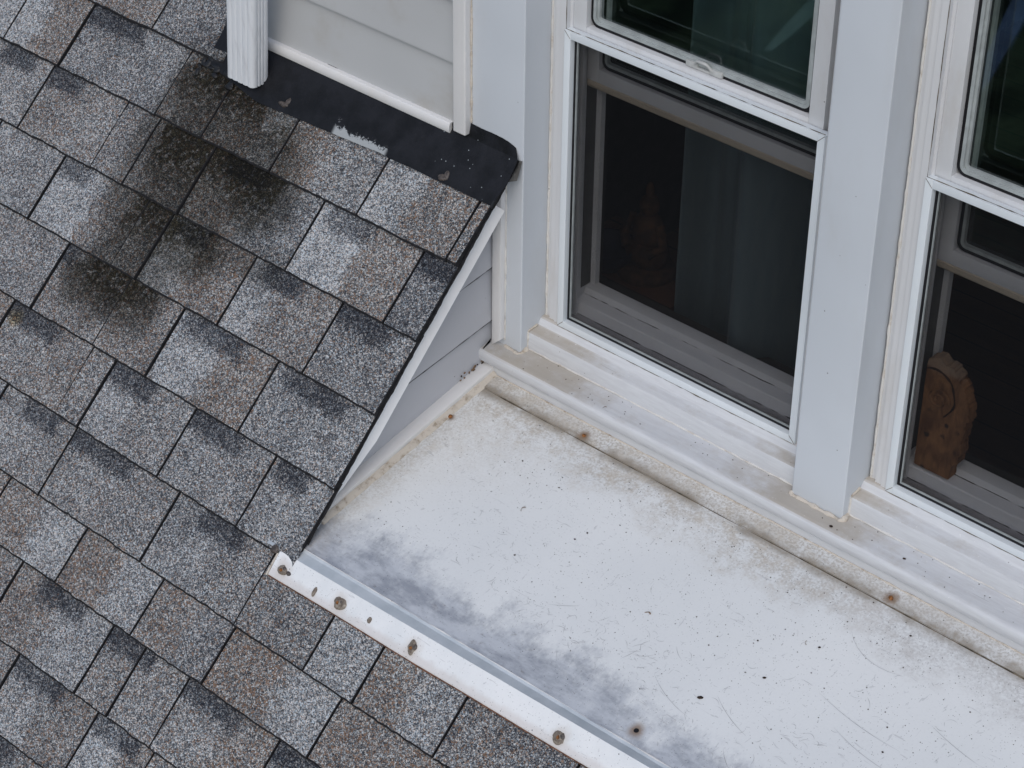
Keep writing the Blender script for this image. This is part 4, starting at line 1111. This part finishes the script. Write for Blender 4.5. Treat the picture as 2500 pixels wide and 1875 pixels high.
for i in range(len(levels) - 1):
    for k in range(m_n): bm.faces.new((ro[i][k], ro[i][(k + 1) % m_n], ro[i + 1][(k + 1) % m_n], ro[i + 1][k]))
for k in range(m_n):
    k2 = (k + 1) % m_n
    bm.faces.new((ro[0][k2], ro[0][k], ri[0][k], ri[0][k2])); bm.faces.new((ri[0][k2], ri[0][k], ri[1][k], ri[1][k2]))
bm.faces.new(ri[1])
bm_obj('pipe', bm, M['spout'], sp, 50)
bm = bmesh.new()
add_box(bm, -0.548, -0.470, -0.062, 0.028, 0.98, 1.0)
bm_obj('strap', bm, M['spout'], sp)

# ------------------------------------------------------------------ room behind the windows
def inward(name, x0, x1, y0, y1, z0, z1, mat, lab):
    bm = bmesh.new(); add_box(bm, x0, x1, y0, y1, z0, z1)
    return tag(bm_obj(name, bm, mat), kind='structure')
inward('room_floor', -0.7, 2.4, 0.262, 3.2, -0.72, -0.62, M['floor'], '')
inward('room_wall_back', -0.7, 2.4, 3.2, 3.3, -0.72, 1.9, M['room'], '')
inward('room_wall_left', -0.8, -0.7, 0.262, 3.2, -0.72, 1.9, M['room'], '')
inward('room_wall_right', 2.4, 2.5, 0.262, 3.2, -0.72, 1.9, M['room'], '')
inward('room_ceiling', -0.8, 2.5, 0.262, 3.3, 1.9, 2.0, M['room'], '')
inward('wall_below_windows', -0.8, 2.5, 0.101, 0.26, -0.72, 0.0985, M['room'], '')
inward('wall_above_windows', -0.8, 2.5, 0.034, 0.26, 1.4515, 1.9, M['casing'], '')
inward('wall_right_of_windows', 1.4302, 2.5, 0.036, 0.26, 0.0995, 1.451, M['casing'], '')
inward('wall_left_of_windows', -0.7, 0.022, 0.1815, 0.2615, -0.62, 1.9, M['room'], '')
inward('riser_wall', -0.08, XR, 0.0545, 0.0995, -0.3, 0.0445, M['underlay'], '')

def curtain(name, x0, x1, y, z0, z1, folds, amp, label, seed):
    bm = bmesh.new(); NX, NZ = 90, 14; g = []
    for i in range(NX + 1):
        t = i / NX; c_ = []
        for j in range(NZ + 1):
            q = j / NZ; z = z0 + (z1 - z0) * q
            x = x0 + (x1 - x0) * t + 0.02 * (1 - q) * noise.noise(Vector((t * 4, 2, seed)))
            yy = y + amp * math.sin(2 * math.pi * folds * t + seed + 2.2 * noise.noise(Vector((t * 2.2, q * 2.2, seed)))) + amp * 0.8 * noise.noise(Vector((t * 5, q, seed + 4)))
            c_.append(bm.verts.new((x, yy, z)))
        g.append(c_)
    for i in range(NX):
        for j in range(NZ): bm.faces.new((g[i][j], g[i + 1][j], g[i + 1][j + 1], g[i][j + 1]))
    bmesh.ops.solidify(bm, geom=bm.faces[:], thickness=0.0015)
    return tag(bm_obj(name, bm, M['curtain'], None, 60), label, 'curtain')
curtain('curtain', 0.322, 0.64, 0.272, -0.55, 1.6, 2.4, 0.040, 'blue grey curtain panel hanging inside the right half of the left window', 2.6)
curtain('curtain', 0.150, 0.34, 0.345, -0.55, 1.6, 1.9, 0.030, 'dimmer curtain panel behind, at the middle of the left window', 4.0)

# carved wooden ornament on the right window's inner sill
cv = empty('wood_carving', (0.825, 0.138, 0.138), 'orange brown carved wooden ornament standing inside the right window', 'ornament')
out = [(0.742, 0.150), (0.822, 0.150), (0.826, 0.158), (0.834, 0.166), (0.833, 0.178), (0.838, 0.186), (0.834, 0.205), (0.839, 0.218), (0.837, 0.236), (0.842, 0.252), (0.840, 0.272), (0.834, 0.288), (0.828, 0.304), (0.817, 0.318), (0.807, 0.328), (0.800, 0.334), (0.790, 0.332), (0.781, 0.339), (0.770, 0.337), (0.760, 0.332), (0.750, 0.322), (0.742, 0.305)]
out = [(max(x + 0.026, 0.784), z + (0.012 if z > 0.151 else -0.009)) for x, z in out]
fine_ = []
for (xa, za), (xb, zb) in zip(out, out[1:] + out[:1]):      # chipped, worm-eaten outline
    for k in range(5):
        q = k / 5; x_, z_ = xa + (xb - xa) * q, za + (zb - za) * q
        if x_ > 0.79 and z_ > 0.145:
            x_ += 0.0045 * noise.noise(Vector((x_ * 190, z_ * 190, 2))); z_ += 0.0040 * noise.noise(Vector((x_ * 210, z_ * 210, 9)))
        fine_.append((x_, z_))
out = fine_
bm = bmesh.new()
add_prism(bm, out, 0.127, 0.149, 'y')
bm_obj('body', bm, M['carve'], cv, 40)
bm = bmesh.new()
sp_pts = [Vector((0.802 + (0.038 + 0.0012 * math.sin(k)) * math.cos(math.radians(118 - k * 9)), 0.1264, 0.287 + 0.044 * math.sin(math.radians(118 - k * 9)))) for k in range(20)]
add_tube(bm, sp_pts, 0.0017, 6, 0.5)
bm_obj('scroll_groove', bm, M['carve_dark'], cv, 60)
bm = bmesh.new()
add_tube(bm, [Vector((0.812 + r_ * math.cos(a), 0.1258, 0.280 + r_ * math.sin(a))) for a, r_ in [(k * 0.4, 0.020 - 0.0006 * k) for k in range(26)]], 0.0024, 6, 0.2)
bm_obj('scroll', bm, M['carve'], cv, 60)

# dim objects on the sill shelf inside the left window
bm = bmesh.new(); add_box(bm, -0.16, 0.125, 0.305, 0.52, 0.02, 0.04, 0.002)
tag(bm_obj('inner_shelf', bm, M['floor'], None, 40), 'dark wooden shelf inside, below the left window sill', 'shelf')
def lathe(name, prof, c, mat, parent=None, n=20):
    bm = bmesh.new(); rings = []
    for r, z in prof: rings.append([bm.verts.new((c[0] + r * math.cos(2 * math.pi * i / n), c[1] + r * math.sin(2 * math.pi * i / n), c[2] + z)) for i in range(n)])
    for k in range(len(rings) - 1):
        for i in range(n): bm.faces.new((rings[k][i], rings[k][(i + 1) % n], rings[k + 1][(i + 1) % n], rings[k + 1][i]))
    bm.faces.new(rings[0][::-1]); bm.faces.new(rings[-1])
    return bm_obj(name, bm, mat, parent, 60)
fg = empty('figurine', (0.015, 0.40, 0.04), 'dim brown seated figurine inside the left window, barely visible', 'figurine')
lathe('base', [(0.055, 0), (0.058, 0.008), (0.05, 0.018)], (0.015, 0.40, 0.04), M['figure'], fg)
bm = bmesh.new()
def blob(c, r): bmesh.ops.create_icosphere(bm, subdivisions=2, radius=1.0, matrix=Matrix.Translation(c) @ Matrix.Diagonal((*r, 1)))
blob((0.015, 0.40, 0.085), (0.048, 0.036, 0.034)); blob((0.015, 0.40, 0.13), (0.034, 0.026, 0.045)); blob((0.015, 0.40, 0.185), (0.020, 0.020, 0.025)); blob((0.015, 0.40, 0.215), (0.009, 0.009, 0.02))
add_tube(bm, [Vector(p) for p in ((-0.015, 0.395, 0.155), (-0.030, 0.385, 0.12), (-0.010, 0.37, 0.10))], 0.010, 8)
add_tube(bm, [Vector(p) for p in ((0.045, 0.395, 0.155), (0.063, 0.385, 0.12), (0.040, 0.37, 0.10))], 0.010, 8)
bm_obj('seated_body', bm, M['figure'], fg, 60)
o = lathe('bowl', [(0.02, 0), (0.03, 0.004), (0.05, 0.03), (0.056, 0.05), (0.053, 0.05), (0.046, 0.03), (0.02, 0.012)], (-0.05, 0.365, 0.04), M['bowl'])
tag(o, 'dim blue glazed bowl inside the left window beside the jamb', 'bowl')

# ------------------------------------------------------------------ the yard below, seen only as a reflection in the panes
bm = bmesh.new()
bm.faces.new([bm.verts.new(p) for p in ((-120, -120, -6), (120, -120, -6), (120, 120, -6), (-120, 120, -6))])
tag(bm_obj('ground', bm, M['lawn']), kind='structure')
for pl, pm in (([(-8.3, -15.4), (-7.86, -13.6), (-7.60, -12.6), (-7.44, -11.8), (-7.31, -11.25), (-7.22, -10.85)], 'reflected_strip'), ([(-7.0, -15.0), (-6.42, -13.6), (-6.12, -12.75), (-5.90, -12.15), (-5.70, -11.6), (-5.58, -11.2)], 'reflected_strip_blue')):  # added strips, placed and coloured to reflect as streaks in the panes
    bm = bmesh.new()
    wd = [0.09, 0.10, 0.09, 0.075, 0.06, 0.03]
    L1 = [bm.verts.new((x - q, y, -5.996)) for (x, y), q in zip(pl, wd)]; L2 = [bm.verts.new((x + q, y, -5.996)) for (x, y), q in zip(pl, wd)]
    for i in range(len(pl) - 1): bm.faces.new((L1[i], L1[i + 1], L2[i + 1], L2[i]))
    tag(bm_obj('reflected_strip', bm, M[pm]), kind='structure')
def shrub(c, r, label, seed):
    T_ = empty('shrub', c, label, 'shrub', 'shrubs in the yard below')
    rr = random.Random(seed)
    bm = bmesh.new()
    for i in range(2600):
        d = Vector((rr.gauss(0, 1), rr.gauss(0, 1), rr.gauss(0, 1))).normalized()
        rad = r * (0.55 + 0.45 * rr.random()) * (1 + 0.35 * noise.noise(d * 2 + Vector((seed, 0, 0))))
        p = Vector(c) + Vector((d.x * rad, d.y * rad, r * 0.9 + d.z * rad * 0.85))
        a = Vector((rr.gauss(0, 1), rr.gauss(0, 1), rr.gauss(0, 1))).normalized(); b = a.orthogonal().normalized()
        s = rr.uniform(0.05, 0.10)
        bm.faces.new([bm.verts.new(p + q) for q in (-a * s, b * s * 0.45, a * s, -b * s * 0.45)])
    bm_obj('crown', bm, M['leaf'], T_)
    bm = bmesh.new()
    for k in range(5):
        a = k * 1.256
        add_tube(bm, [Vector(c), Vector(c) + Vector((math.cos(a) * r * .2, math.sin(a) * r * .2, r * .6)), Vector(c) + Vector((math.cos(a) * r * .5, math.sin(a) * r * .5, r * 1.3))], 0.04, 6)
    bm_obj('trunk', bm, M['bark'], T_)
shrub((-9.6, -10.2, -6), 1.3, 'round green shrub in the yard, seen as a dim reflection in the left pane', 3)
shrub((-8.8, -12.6, -6), 1.0, 'low green shrub beside the strips added for reflection, seen only reflected in the panes', 5)
